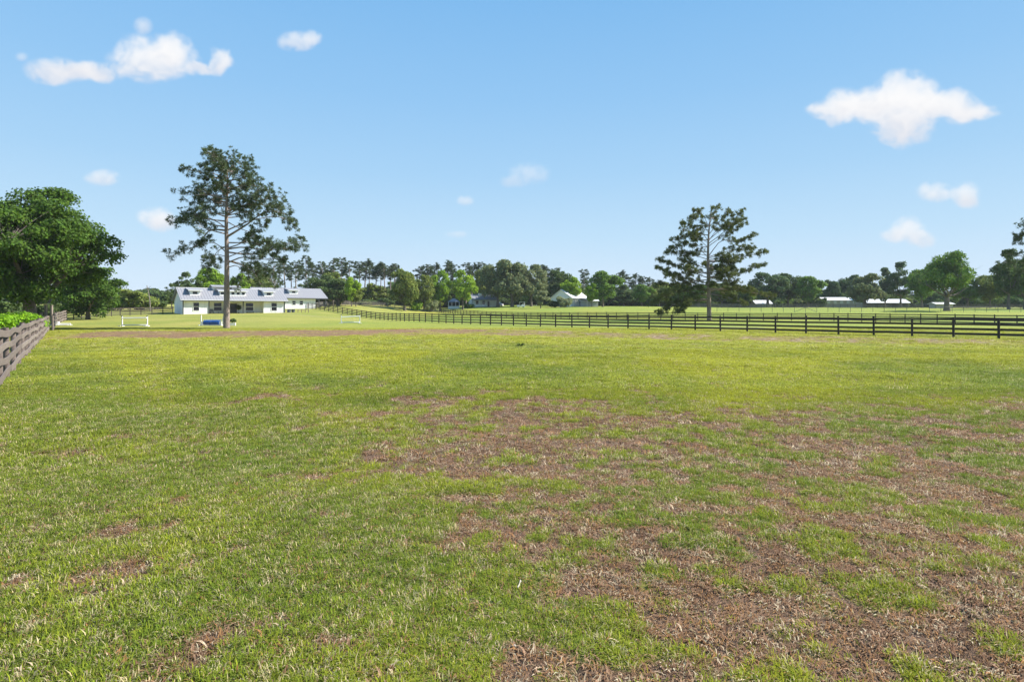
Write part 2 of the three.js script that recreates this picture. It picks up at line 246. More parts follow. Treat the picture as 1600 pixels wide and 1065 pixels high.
function scatter(name, geo, m, zones, seed, accept) {
  const r = rng(seed), M = [], Cc = [], mm = new THREE.Matrix4(), q = new THREE.Quaternion(), e = new THREE.Euler(), s = new THREE.Vector3(), v = new THREE.Vector3();
  for (const [d0, d1, perM2, s0, s1, wide] of zones) {
    const n = Math.round((d1 - d0) * (d0 + d1) * 0.5 * 1.78 * perM2 + (d1 - d0) * wide * 2 * perM2);
    for (let k = 0; k < n; k++) {
      const d = Math.sqrt(lerp(d0 * d0, d1 * d1, r())), x = (r() * 2 - 1) * (d * 0.89 + wide), a = accept(x, d, r);
      if (!a) continue;
      const sc = lerp(s0, s1, r()) * (a.scale ?? 1);
      q.setFromEuler(e.set((r() - 0.5) * 0.25, r() * 6.283, (r() - 0.5) * 0.25)); s.set(sc * (a.fat ?? 1), sc * (a.tall ?? 1), sc * (a.fat ?? 1)); v.set(x, land(x, d), -d);
      M.push(mm.compose(v, q, s).clone()); Cc.push(a.c);
    }
  }
  const o = shadowed(new THREE.InstancedMesh(geo, m, M.length)); o.name = name; const c = new THREE.Color();
  M.forEach((w, k) => { o.setMatrixAt(k, w); o.setColorAt(k, c.setRGB(...Cc[k])); });
  o.instanceMatrix.needsUpdate = true; scene.add(o); return o;
}
const ZONES = [[2.2, 7, 460, 0.7, 1.15, 2.5], [7, 14, 190, 0.9, 1.45, 2.5], [14, 28, 60, 1.4, 2.2, 3], [28, 61, 14, 2.2, 3.6, 3]];
const bladeColour = (k, r) => { const y = clamp(k.y * 0.85 + (r() - 0.5) * 0.5), v = 0.9 + r() * 0.45; let c = mix3([0.14, 0.195, 0.02], [0.36, 0.36, 0.024], y); if (r() < (k.far ? 0.05 : 0.15)) c = [0.46, 0.39, 0.22]; return c.map(q => q * v); };
const behindFence = (x, d) => ((x + 13.1) * 38.3 + (d - 14.7) * 29.7) / 48.5 < -14;
[[clump(11, 10, 0.05, 0.0022, 0.045, 0.3, 1.25), 1], [clump(12, 9, 0.04, 0.0026, 0.05, 0.5, 1.4), 2], [clump(13, 11, 0.058, 0.002, 0.04, 0.25, 1.1), 3]].forEach(([g, k]) => {
  tag(scatter(['short_grass', 'low_grass', 'tufted_grass'][k - 1], g, grassMat, ZONES, 900 + k, (x, d, r) => {
    if (behindFence(x, d)) return null;
    const c = cover(x, d), p = (c.g * 0.9 + 0.08) * (1 - sstep(0.15, 0.7, c.t)) * (1 - c.s);
    if (r() > p) return null;
    c.far = d > 12; return { c: bladeColour(c, r), scale: 0.75 + 0.4 * c.g + 0.25 * c.n2, fat: d > 14 ? 1.25 : 1, tall: d > 28 ? 0.34 : d > 14 ? 0.6 : 0.9 };
  }), ['short green paddock grass growing all over the field', 'low spreading green grass blades across the field', 'upright tufts of green grass across the field'][k - 1], 'grass', null, 'stuff');
});
[[clump(21, 12, 0.052, 0.002, 0.06, 1.0, 1.6), 1], [clump(22, 10, 0.045, 0.003, 0.07, 0.8, 1.6), 2]].forEach(([g, k]) => {
  tag(scatter(['dry_straw', 'withered_grass'][k - 1], g, strawMat, [[2.2, 7, 330, 0.7, 1.3, 2.5], [7, 14, 130, 0.9, 1.6, 2.5], [14, 28, 18, 1.2, 2, 3], [28, 61, 5, 2, 3, 3]], 950 + k, (x, d, r) => {
    if (behindFence(x, d)) return null;
    const c = cover(x, d);
    if (r() > 1 - c.g * (d > 14 ? 0.93 : 0.75)) return null;
    const t = r(), v = 0.7 + r() * 0.6, col = t < 0.16 ? [0.46, 0.37, 0.26] : t < 0.45 ? [0.31, 0.195, 0.125] : t < 0.78 ? [0.19, 0.108, 0.066] : [0.28, 0.15, 0.065];
    return { c: col.map(q => q * v), tall: 0.8 };
  }), ['brown dead grass thatch matted over the bare patches', 'withered tan grass blades lying on the bare patches'][k - 1], 'dead grass', null, 'stuff');
});
// ---------------------------------------------------------------- trees
const barkTex = grainTexture(256, 512, (i, j) => { const f = (s, t, o) => { const u = i / 256 * s, v = j / 512 * t, bu = i / 256, bv = j / 512, w = (x, y) => noise(x + o, y + o); return lerp(lerp(w(u, v), w(u - s, v), bu), lerp(w(u, v - t), w(u - s, v - t), bu), bv); }; const v = 0.75 + 0.3 * f(14, 10, 3) + 0.25 * f(30, 40, 7) + 0.12 * f(5, 4, 1); return [toSrgb(clamp(v)), toSrgb(clamp(v * 0.97)), toSrgb(clamp(v * 0.95))]; });
const barkMat = (r, g, b) => new THREE.MeshStandardMaterial({ color: new THREE.Color().setRGB(r, g, b), map: barkTex, bumpMap: barkTex, bumpScale: 0.03, roughness: 0.95 });
const M = {
  pineBark: barkMat(0.36, 0.29, 0.255), oakBark: barkMat(0.2, 0.175, 0.15), paleBark: barkMat(0.26, 0.23, 0.2),
  needles: leafMat(0.11, 0.145, 0.048, { transmission: 0.3 }), needlesWarm: leafMat(0.13, 0.155, 0.046, { transmission: 0.3 }), needles: leafMat(0.094, 0.133, 0.061, { transmission: 0.25 }),
  oakHero: leafMat(0.08, 0.15, 0.018, { transmission: 0.4 }), dark: leafMat(0.1, 0.15, 0.042), olive: leafMat(0.185, 0.23, 0.045), moss: leafMat(0.19, 0.222, 0.095), green: leafMat(0.14, 0.235, 0.036), lime: leafMat(0.276, 0.406, 0.029), fresh: leafMat(0.203, 0.324, 0.023), deep: leafMat(0.1, 0.155, 0.055), bush: leafMat(0.216, 0.392, 0.016), pale: leafMat(0.259, 0.292, 0.138),
};
const V3 = (x, y, z) => new THREE.Vector3(x, y, z);
function onSphere(r) { const z = r() * 2 - 1, a = r() * 6.283, q = Math.sqrt(1 - z * z); return V3(q * Math.cos(a), z, q * Math.sin(a)); }
function leafAt(m, p, out, r, len, wid, droop) {
  const n = out.clone().multiplyScalar(0.8).add(onSphere(r).multiplyScalar(0.75)).add(V3(0, 0.35, 0)).normalize();
  let dir = onSphere(r); dir.addScaledVector(n, -dir.dot(n)); dir.y -= droop; dir.normalize();
  const side = V3().crossVectors(dir, n).normalize(), v = 0.68 + r() * 0.62, h = (r() - 0.5) * 0.26;
  m.leaf(p, dir, side, len * (0.7 + r() * 0.6), wid * (0.7 + r() * 0.6), [v * (1 + h), v, v * (1 - h)]);
}
function V3c(a, b) { return new THREE.Vector3().crossVectors(a, b); }
// a broad-leaved tree: lobes of leaves carried by limbs that leave the trunk; sizes in metres
function broadleaf({ seed, R, H, base, trunkR, lobes, lobeR, leaves, len, wid, flat = 0.75, droop = 0.15, sparse = 0, lean = 0, shape = 0 }) {
  const r = rng(seed), crown = new MB(), wood = new MB(), cy = (H + base) / 2, ry = (H - base) / 2, list = [];
  // boughs first, then the leaf lobes that each bough carries, so that gaps stay between boughs
  let guard = 0; const boughs = [], nb = Math.max(5, Math.round(lobes / 9)), bR = lobeR * (1.75 + sparse);
  while (boughs.length < nb && guard++ < nb * 90) {
    const o = onSphere(r), q = Math.pow(r(), 0.4), y = cy + o.y * q * (ry - bR * 0.45);
    let wide = 1; const t = (y - base) / (H - base);
    if (shape === 1) wide = lerp(1.15, 0.55, t); else if (shape === 2) wide = lerp(0.5, 1.05, Math.min(1, t * 1.5));
    wide *= 1 + 0.26 * noise(Math.atan2(o.z, o.x) * 1.7 + seed, y / R * 2.4);
    const p = V3(o.x * q * (R - bR * 0.55) * wide + lean * t, y, o.z * q * (R - bR * 0.55) * wide);
    if (boughs.some(l => l.p.distanceTo(p) < bR * (0.95 + sparse * 2))) continue;
    boughs.push({ p, s: bR * (0.75 + r() * 0.5) });
  }
  for (let k = 0, tries = 0; k < lobes * 0.5 && tries < lobes * 40; tries++) {
    const o = onSphere(r), q = Math.pow(r(), 0.45), y = cy + o.y * q * (ry - lobeR * 0.8), t = (y - base) / (H - base), s = lobeR * (0.6 + r() * 0.6);
    let wide = shape === 1 ? lerp(1.12, 0.55, t) : shape === 2 ? lerp(0.5, 1.05, Math.min(1, t * 1.5)) : 1; wide *= 1 + 0.26 * noise(Math.atan2(o.z, o.x) * 1.7 + seed, y / R * 2.4);
    const p = V3(o.x * q * (R - lobeR) * wide + lean * t, y, o.z * q * (R - lobeR) * wide);
    if (list.some(l => l.p.distanceTo(p) < (l.s + s) * (0.4 + sparse))) continue;
    list.push({ p, s }); k++;
  }
  for (const g of boughs) for (let k = 0; k < 5; k++) { const o = onSphere(r); if (o.y < -0.2) o.y *= -0.6; o.y = o.y * 0.6 + 0.1; list.push({ p: g.p.clone().addScaledVector(o, g.s * (0.45 + r() * 0.45)), s: lobeR * (0.5 + r() * 0.55) }); }
  const fork = V3(lean * 0.1, base + (H - base) * 0.16, 0);
  wood.limb([[0, -0.4, 0], [lean * 0.04 + (r() - 0.5) * 0.2, fork.y * 0.5, (r() - 0.5) * 0.2], [fork.x, fork.y, fork.z]], trunkR, trunkR * 0.72, 9, 7, 0.7);
  const main = []; const nm = 6;
  for (let k = 0; k < nm; k++) { const a = k / nm * 6.283 + r(), e = V3(Math.cos(a) * R * (0.35 + r() * 0.25) + lean * 0.4, base + (H - base) * (0.24 + r() * 0.3), Math.sin(a) * R * (0.35 + r() * 0.25)); const b = fork.clone().lerp(e, 0.5).add(V3((r() - 0.5) * R * 0.15, -R * 0.06, (r() - 0.5) * R * 0.15)); wood.limb([[fork.x, fork.y - trunkR * 0.5, fork.z], b.toArray(), e.toArray()], trunkR * 0.5, trunkR * 0.2, 6, 6); main.push(e, b); }
  for (let k = 0; k < main.length; k += 2) list.push({ p: main[k].clone().add(V3(0, lobeR * 0.3, 0)), s: lobeR * 0.9 });
  for (const l of list) {
    const from = main.reduce((a, b) => a.distanceTo(l.p) < b.distanceTo(l.p) ? a : b);
    wood.limb([from.toArray(), from.clone().lerp(l.p, 0.55).add(onSphere(r).multiplyScalar(lobeR * 0.3)).toArray(), l.p.toArray()], trunkR * 0.085, trunkR * 0.02, 4, 4);
    const n = Math.round(leaves / lobes * (l.s / lobeR) ** 2);
    for (let k = 0; k < n; k++) { const o = onSphere(r); if (o.y < -0.35 && r() < 0.55) o.y *= -1; const rr = l.s * (0.5 + 0.55 * Math.sqrt(r())); const p = V3(l.p.x + o.x * rr * 1.12, l.p.y + o.y * rr * flat, l.p.z + o.z * rr * 1.12).add(onSphere(r).multiplyScalar(l.s * 0.13)); p.y -= droop * r() * l.s * 0.8; leafAt(crown, p, o, r, len, wid, droop); }
  }
  return { crown: crown.geo(), wood: wood.geo() };
}
function tuft(m, p, aim, r, len, n, wid) {
  for (let k = 0; k < n; k++) { const d = onSphere(r).addScaledVector(aim, 0.75).normalize(), s = V3c(d, onSphere(r)).normalize(), v = 0.65 + r() * 0.7; m.needle(p, d, s, len * (0.75 + r() * 0.5), wid, [v * (0.95 + r() * 0.15), v, v * 0.95]); }
}
// one pine limb: a curved branch whose outer part carries twigs that end in needle tufts
function pineLimb(wood, crown, pts, r0, r, o) {
  const curve = wood.limb(pts, r0, r0 * 0.22, 5, 8), L = curve.getLength(), nT = Math.max(2, Math.round(L * o.twigs));
  for (let k = 0; k < nT; k++) {
    const t = lerp(o.from, 1, Math.pow((k + r() * 0.8) / nT, 0.75)), p = curve.getPoint(Math.min(1, t)), d = curve.getTangent(Math.min(1, t));
    const a = d.clone().multiplyScalar(0.7).add(onSphere(r).multiplyScalar(0.85)).add(V3(0, 0.25 - o.droop, 0)).multiply(V3(1, o.flat ?? 1, 1)).normalize(), l = (0.35 + r() * 0.9) * o.twigLen * lerp(1.15, 0.6, t), e = p.clone().addScaledVector(a, l); e.y += 0.1 * l;
    wood.limb([p.toArray(), e.toArray()], r0 * 0.16 + 0.008, 0.008, 3, 1);
    const nt = 2 + Math.floor(r() * o.tufts);
    for (let q = 0; q < nt; q++) { const c = p.clone().lerp(e, 1 - q / nt * 0.25).add(onSphere(r).multiplyScalar(0.15 * o.twigLen)); tuft(crown, c, a.clone().add(V3(0, 0.3, 0)), r, o.needle, o.n, o.wid); }
  }
}
// pines drawn limb by limb: sketch coordinates (photo pixels) turned into metres about the foot of the trunk
function sketchedPine({ seed, foot, scale, trunk, trunkR, limbs, extra, opt }) {
  const r = rng(seed), wood = new MB(), crown = new MB(), loc = (x, y, z = 0) => [(x - foot[0]) * scale, (foot[1] - y) * scale, z];
  const tp = trunk.map(([x, y]) => loc(x, y)); tp.unshift([tp[0][0], -0.5, 0]);
  wood.limb(tp, trunkR, 0.05, 12, 40, 0.55);
  const onTrunk = y => { const h = (foot[1] - y) * scale; for (let k = 1; k < tp.length; k++) if (h <= tp[k][1]) { const t = (h - tp[k - 1][1]) / (tp[k][1] - tp[k - 1][1]); return [lerp(tp[k - 1][0], tp[k][0], t), h, 0]; } return tp[tp.length - 1]; };
  for (const [y0, z, thick, ...pts] of limbs) { const P = [onTrunk(y0)]; pts.forEach(([x, y], k) => P.push(loc(x, y, z * (k + 1) / pts.length))); pineLimb(wood, crown, P, thick, r, opt); }
  for (const [ya, yb, n, reach, up] of extra) for (let k = 0; k < n; k++) {
    const y = lerp(ya, yb, (k + r()) / n), s = onTrunk(y), a = r() * 6.283, q = reach * (0.6 + r() * 0.5), c = Math.cos(a) * q, z = Math.sin(a) * q;
    pineLimb(wood, crown, [s, [s[0] + c * 0.5, s[1] + up * q * 0.3, z * 0.5], [s[0] + c, s[1] + up * q * (0.5 + r() * 0.5), z]], 0.05 + reach * 0.012, r, opt);
  }
  return { wood: wood.geo(), crown: crown.geo() };
}
function tree(name, label, g, bark, leaf, [x, d], turn = 0, scale = [1, 1, 1], group) {
  const t = thing(name, label, 'tree', [x, land(x, d) - 0.05, -d], turn, group); t.scale.set(...scale);
  part('trunk', g.wood, bark, t); part('crown', g.crown, leaf, t); return t;
}
// the tall lone pine by the riding track
const z2 = ([x, y]) => [240 + x / 3.329, 210 + y / 3.329], L2 = (y0, z, th, ...p) => [210 + y0 / 3.329, z, th, ...p.map(z2)];
const pineA = sketchedPine({ seed: 301, foot: [353.5, 512.5], scale: 60.5 / F, trunk: [[353.5, 511], [354, 450], [354, 390], [353.2, 330], [355, 282], [354, 241]], trunkR: 0.42,
  limbs: [
    L2(480, 0.8, 0.11, [300, 480], [240, 560], [100, 625]), L2(470, -1.2, 0.07, [310, 425], [200, 405], [105, 430]), L2(600, 0.5, 0.07, [320, 548], [265, 560]), L2(560, -2.2, 0.06, [300, 590], [240, 650]),
    L2(390, 1.5, 0.07, [280, 395], [130, 440]), L2(340, -1, 0.07, [300, 325], [185, 330]), L2(290, 2, 0.06, [300, 300], [200, 310]), L2(270, -2, 0.06, [300, 245], [180, 240]), L2(220, 1, 0.06, [290, 185], [185, 160]), L2(170, -1.2, 0.05, [310, 120], [265, 110]), L2(130, 0.6, 0.05, [340, 90], [300, 70]), L2(110, -0.4, 0.04, [390, 80], [400, 65]),
    L2(210, 1.4, 0.06, [450, 150], [525, 165]), L2(160, -0.8, 0.05, [430, 105], [480, 110]), L2(270, -1.5, 0.07, [460, 225], [565, 245]), L2(250, 2, 0.06, [450, 200], [540, 215]), L2(340, 1, 0.07, [480, 305], [600, 270]), L2(360, -2, 0.07, [500, 330], [640, 330]), L2(400, 1.8, 0.08, [520, 340], [700, 315]),
    L2(515, 0.6, 0.13, [480, 455], [600, 380], [722, 405]), L2(480, -1.6, 0.08, [500, 420], [640, 400], [700, 440]), L2(575, -0.8, 0.08, [440, 550], [490, 505], [570, 440]), L2(580, 1.6, 0.1, [480, 572], [620, 590], [795, 575]), L2(595, -1.4, 0.1, [500, 605], [640, 560], [740, 530]),
    L2(655, 2.0, 0.09, [480, 625], [560, 640], [720, 640]), L2(680, 1.0, 0.06, [440, 670], [480, 720], [460, 780]), L2(640, -2.8, 0.07, [500, 690], [580, 760]), L2(640, 0.2, 0.07, [460, 660], [520, 700], [560, 770]), L2(625, 1.6, 0.06, [480, 590], [560, 560], [690, 590]),
    L2(430, 0.4, 0.06, [450, 470], [520, 500], [540, 560]), L2(620, -1.2, 0.05, [300, 610], [240, 690]),
  ], extra: [[244, 335, 28, 2.9, 0.25], [330, 375, 5, 3.2, 0.15]], opt: { twigs: 4.6, from: 0.32, twigLen: 1.15, tufts: 4, needle: 0.3, n: 16, wid: 0.042, droop: 0.06 } });
const lonePine = tree('pine_tree', 'tall lone pine with bare lower trunk on the worn track before the farmhouse', pineA, M.pineBark, M.needles, [wx(353.5, 60.5), 60.5], 0, [1, 0.97, 1]);
// the spreading pine in the lane between the dark fences
const z6 = ([x, y]) => [1000 + x / 4.841, 310 + y / 4.841], L6 = (y0, z, th, ...p) => [310 + y0 / 4.841, z, th, ...p.map(z6)];
const pineB = sketchedPine({ seed: 402, foot: [1108.5, 501.5], scale: 100 / F, trunk: [[1108.5, 500], [1107.5, 450], [1106.5, 400], [1108, 360], [1112, 326]], trunkR: 0.52,
  limbs: [
    L6(770, 1.5, 0.14, [300, 780], [130, 870]), L6(740, 3, 0.14, [300, 700], [60, 790]), L6(760, 4.5, 0.12, [380, 770], [230, 870]), L6(700, -1.5, 0.13, [350, 670], [170, 640]), L6(720, 5, 0.1, [400, 730], [300, 800]), L6(690, 4, 0.12, [330, 690], [120, 740]), L6(640, 1, 0.12, [330, 600], [140, 530]), L6(660, -3, 0.1, [380, 620], [240, 570]), L6(570, -1.6, 0.1, [350, 520], [170, 450]), L6(600, 3.5, 0.1, [400, 570], [300, 530]), L6(530, 1.5, 0.09, [400, 500], [290, 470]), L6(460, -1, 0.08, [430, 430], [355, 425]),
    L6(440, 0.6, 0.06, [380, 340], [225, 395]), L6(430, -1.2, 0.06, [400, 410], [220, 405]), L6(370, -0.8, 0.06, [420, 290], [255, 310]), L6(320, 1.2, 0.07, [430, 230], [310, 190]), L6(280, -1.2, 0.07, [440, 250], [340, 230]), L6(260, 0.6, 0.06, [450, 170], [390, 140]), L6(220, -0.6, 0.06, [480, 120], [450, 90]), L6(190, 0.8, 0.05, [560, 110], [565, 75]), L6(330, 1.6, 0.06, [430, 300], [370, 280]),
    L6(270, 1.0, 0.07, [600, 170], [640, 95]), L6(310, -1.2, 0.08, [640, 220], [790, 150]), L6(340, 1.6, 0.07, [640, 240], [740, 105]), L6(320, -1.8, 0.06, [600, 230], [690, 190]), L6(360, 0.5, 0.07, [630, 280], [780, 190]), L6(440, 0.7, 0.08, [620, 315], [720, 330], [845, 275]), L6(440, -1.0, 0.08, [700, 390], [880, 370]), L6(460, 1.6, 0.08, [720, 450], [925, 410]), L6(500, 2.4, 0.08, [580, 470], [640, 440]), L6(545, 1.5, 0.09, [620, 500], [665, 525]), L6(570, -1.5, 0.08, [640, 540], [730, 545]), L6(590, 0.8, 0.07, [700, 570], [915, 500]),
    L6(690, 2.0, 0.13, [700, 690], [970, 745]), L6(680, -2.0, 0.11, [680, 680], [880, 700]), L6(650, 3.4, 0.1, [640, 655], [760, 700]), L6(720, 4.0, 0.1, [620, 745], [730, 800]), L6(700, -3.4, 0.1, [620, 690], [720, 730]), L6(610, -3, 0.09, [590, 590], [650, 600]),
  ], extra: [[452, 405, 14, 4.8, 0.0], [405, 340, 8, 2.6, 0.2]], opt: { flat: 0.35, twigs: 4.2, from: 0.3, twigLen: 1.25, tufts: 4, needle: 0.42, n: 15, wid: 0.062, droop: 0.06 } });
tree('pine_tree', 'wide pine with low sweeping boughs standing in the lane between the dark board fences', pineB, M.pineBark, M.needlesWarm, [wx(1108.5, 100), 100]);
{ const t = copy(lonePine, 'tall pine whose crown reaches over the dark board fence at the end of the lane'); const x = wx(1694, 82); t.position.set(x, land(x, 82), -82); t.rotation.y = 2.3; t.scale.setScalar(1.08); t.children[1].material = M.needles; }
// the big shade tree behind the weathered fence
const shadeG = broadleaf({ seed: 511, R: 9.5, H: 14.4, base: 1.9, trunkR: 0.62, lobes: 230, lobeR: 1.25, leaves: 90000, len: 0.29, wid: 0.105, flat: 0.7, droop: 0.25, sparse: 0.0, lean: 0, shape: 1 });
tree('shade_tree', 'large dense shade tree spreading over the weathered grey fence', shadeG, M.oakBark, M.oakHero, [wx(46, 57), 57], 0.4, [1, 1, 1]);
tree('oak_tree', 'tall dark oak behind the large shade tree at the weathered fence', broadleaf({ seed: 512, R: 8, H: 18, base: 3, trunkR: 0.5, lobes: 70, lobeR: 1.8, leaves: 18000, len: 0.5, wid: 0.19 }), M.oakBark, M.dark, [wx(-10, 84), 84], 1, [1.05, 1.02, 1.05]);
{
  const b = broadleaf({ seed: 520, R: 2.6, H: 2.4, base: 0.1, trunkR: 0.07, lobes: 40, lobeR: 0.55, leaves: 7000, len: 0.2, wid: 0.075, flat: 0.9, droop: 0.1 });
  for (const [x, d, s, k] of [[-33.3, 36, 0.92, 0], [-36.4, 42.5, 0.72, 1]]) { const t = thing('leafy_bush', ['bright green leafy bush pressed against the weathered board fence', 'smaller bright green bush between the weathered fence and the shade tree'][k], 'bush', [x, land(x, d), -d], k * 2, null); t.scale.set(s, s, s); part('stem', b.wood, M.oakBark, t); part('foliage', b.crown, M.bush, t); }
}

tree('shade_tree', 'lower rounded tree grown together with the large shade tree', broadleaf({ seed: 513, R: 5.2, H: 9.6, base: 0.0, trunkR: 0.3, lobes: 130, lobeR: 0.95, leaves: 26000, len: 0.32, wid: 0.12, droop: 0.3, shape: 1 }), M.oakBark, M.oakHero, [wx(137, 84), 84], 2.2, [1, 0.98, 1]);
// prototypes for the trees beyond the paddocks
const P = {
  oakA: broadleaf({ seed: 601, R: 6, H: 11, base: 1.3, trunkR: 0.4, lobes: 58, lobeR: 1.35, leaves: 11070, len: 0.5, wid: 0.221, droop: 0.25 }),
  oakB: broadleaf({ seed: 602, R: 6, H: 10, base: 0.9, trunkR: 0.42, lobes: 64, lobeR: 1.25, leaves: 11610, len: 0.5, wid: 0.221, droop: 0.45, shape: 1 }),
  roundA: broadleaf({ seed: 603, R: 4.4, H: 10, base: 0.8, trunkR: 0.26, lobes: 46, lobeR: 1.1, leaves: 8370, len: 0.42, wid: 0.195, sparse: 0.06 }),
  roundB: broadleaf({ seed: 604, R: 4.4, H: 11, base: 1.4, trunkR: 0.24, lobes: 40, lobeR: 1.05, leaves: 7020, len: 0.42, wid: 0.195, sparse: 0.12, shape: 2 }),
  slim: broadleaf({ seed: 605, R: 2.4, H: 11, base: 1.2, trunkR: 0.2, lobes: 36, lobeR: 0.85, leaves: 6210, len: 0.42, wid: 0.195, shape: 1 }),
  open: broadleaf({ seed: 606, R: 5.6, H: 12, base: 1.6, trunkR: 0.36, lobes: 50, lobeR: 1.0, leaves: 7020, len: 0.45, wid: 0.208, sparse: 0.2 }),
  shrub: broadleaf({ seed: 607, R: 2.6, H: 3, base: 0.1, trunkR: 0.1, lobes: 24, lobeR: 0.7, leaves: 3510, len: 0.36, wid: 0.169 }),
};
function farPine(seed, H, bare, reach) {
  const r = rng(seed), wood = new MB(), crown = new MB(), bend = (r() - 0.5) * 0.8;
  wood.limb([[0, -0.5, 0], [bend * 0.4, H * 0.4, 0], [bend, H * 0.75, 0.2], [bend * 1.2, H * 0.985, 0]], 0.24, 0.05, 7, 14);
  const n = 34;
  for (let k = 0; k < n; k++) { const t = (k + r() * 0.8) / n, y = lerp(H * bare, H * 0.98, t), a = r() * 6.283, q = reach * (0.45 + 0.75 * r()) * Math.pow(1 - t * 0.8, 0.7) * (t < 0.2 ? 0.75 : 1); pineLimb(wood, crown, [[bend * Math.min(1, y / H * 1.2), y, 0], [bend + Math.cos(a) * q * 0.55, y + q * 0.2, Math.sin(a) * q * 0.55], [bend + Math.cos(a) * q, y + q * (0.25 + 0.3 * t), Math.sin(a) * q]], 0.05, r, { twigs: 2.6, from: 0.35, twigLen: 1.0, tufts: 3, needle: 0.55, n: 8, wid: 0.13, droop: 0 }); }
  return { wood: wood.geo(), crown: crown.geo() };
}
P.pineA = farPine(701, 21, 0.5, 2.9); P.pineB = farPine(702, 22, 0.58, 2.5); P.pineC = farPine(703, 20, 0.45, 3.2); P.pineD = farPine(704, 21, 0.66, 2.2);
const SIZE = { oakA: [6, 11], oakB: [6, 10], roundA: [4.4, 10], roundB: [4.4, 11], slim: [2.4, 11], open: [5.6, 12], shrub: [2.6, 3], pineA: [2.9, 21], pineB: [2.5, 22], pineC: [3.2, 20], pineD: [2.2, 21] };
const proto = {}, treeR = rng(888);
// [prototype, material, column, row of the top, half width in photo pixels, distance, name, label, group]
function plant(k, m, px, top, half, d, name, label, group) {
  const x = wx(px, d), y = land(x, d), H = (CY - top) / F * d + EYE - y, s = half / F * d / SIZE[k][0], bark = k.startsWith('pine') ? M.pineBark : M.oakBark;
  const t = thing(name, label, name.includes('shrub') ? 'bush' : 'tree', [x, y - 0.05, -d], treeR() * 6.283, group); t.scale.set(s, H / SIZE[k][1], s);
  part(name.includes('shrub') ? 'stem' : 'trunk', P[k].wood, bark, t); part(name.includes('shrub') ? 'foliage' : 'crown', P[k].crown, M[m], t); return t;
}
const WOOD = 'pines of the wood behind the white farmhouse', woodLabel = 'slender pine in the wood behind the white farmhouse and its garage';
for (const [k, px, top, half, d] of [['pineA', 388, 412, 17, 205], ['pineB', 408, 410, 15, 215], ['pineC', 428, 408, 17, 200], ['pineD', 446, 404, 13, 210], ['pineB', 462, 408, 14, 205], ['pineA', 478, 400, 15, 212], ['pineD', 491, 410, 12, 220], ['pineC', 503, 409, 14, 210], ['pineA', 521, 404, 16, 205], ['pineB', 533, 403, 13, 215], ['pineC', 546, 408, 14, 208], ['pineD', 416, 416, 14, 240], ['pineB', 455, 414, 13, 240], ['pineA', 512, 413, 14, 240]]) plant(k, 'needles', px, top, half, d, 'pine_tree', woodLabel, WOOD);
const GROVE = 'tall pines with bare trunks along the far paddock', groveLabel = 'tall bare-trunked pine in the open grove beside the olive tree';
for (const [k, px, top, half, d] of [['pineB', 562, 409, 14, 225], ['pineD', 569, 407, 13, 232], ['pineB', 577, 411, 14, 238], ['pineD', 586, 413, 12, 228], ['pineB', 595, 412, 12, 235], ['pineD', 602, 411, 12, 226], ['pineD', 609, 414, 12, 240], ['pineB', 617, 413, 13, 230], ['pineD', 655, 416, 12, 245], ['pineB', 668, 414, 13, 240], ['pineD', 677, 413, 13, 246], ['pineB', 700, 412, 13, 238], ['pineD', 708, 409, 13, 243], ['pineB', 728, 411, 13, 240], ['pineD', 737, 413, 11, 247], ['pineB', 752, 410, 12, 244], ['pineB', 842, 414, 14, 250], ['pineD', 857, 416, 13, 246], ['pineC', 873, 419, 14, 244], ['pineB', 912, 421, 12, 250], ['pineD', 967, 424, 11, 258], ['pineB', 977, 429, 13, 262], ['pineD', 995, 428, 12, 266], ['pineB', 1005, 432, 11, 262], ['pineD', 1017, 434, 10, 268]]) plant(k, 'needles', px, top, half, d, 'pine_tree', px < 640 ? groveLabel : 'bare-trunked pine rising behind the white cottage and its shade trees', px < 640 ? GROVE : 'pines behind the white cottage');
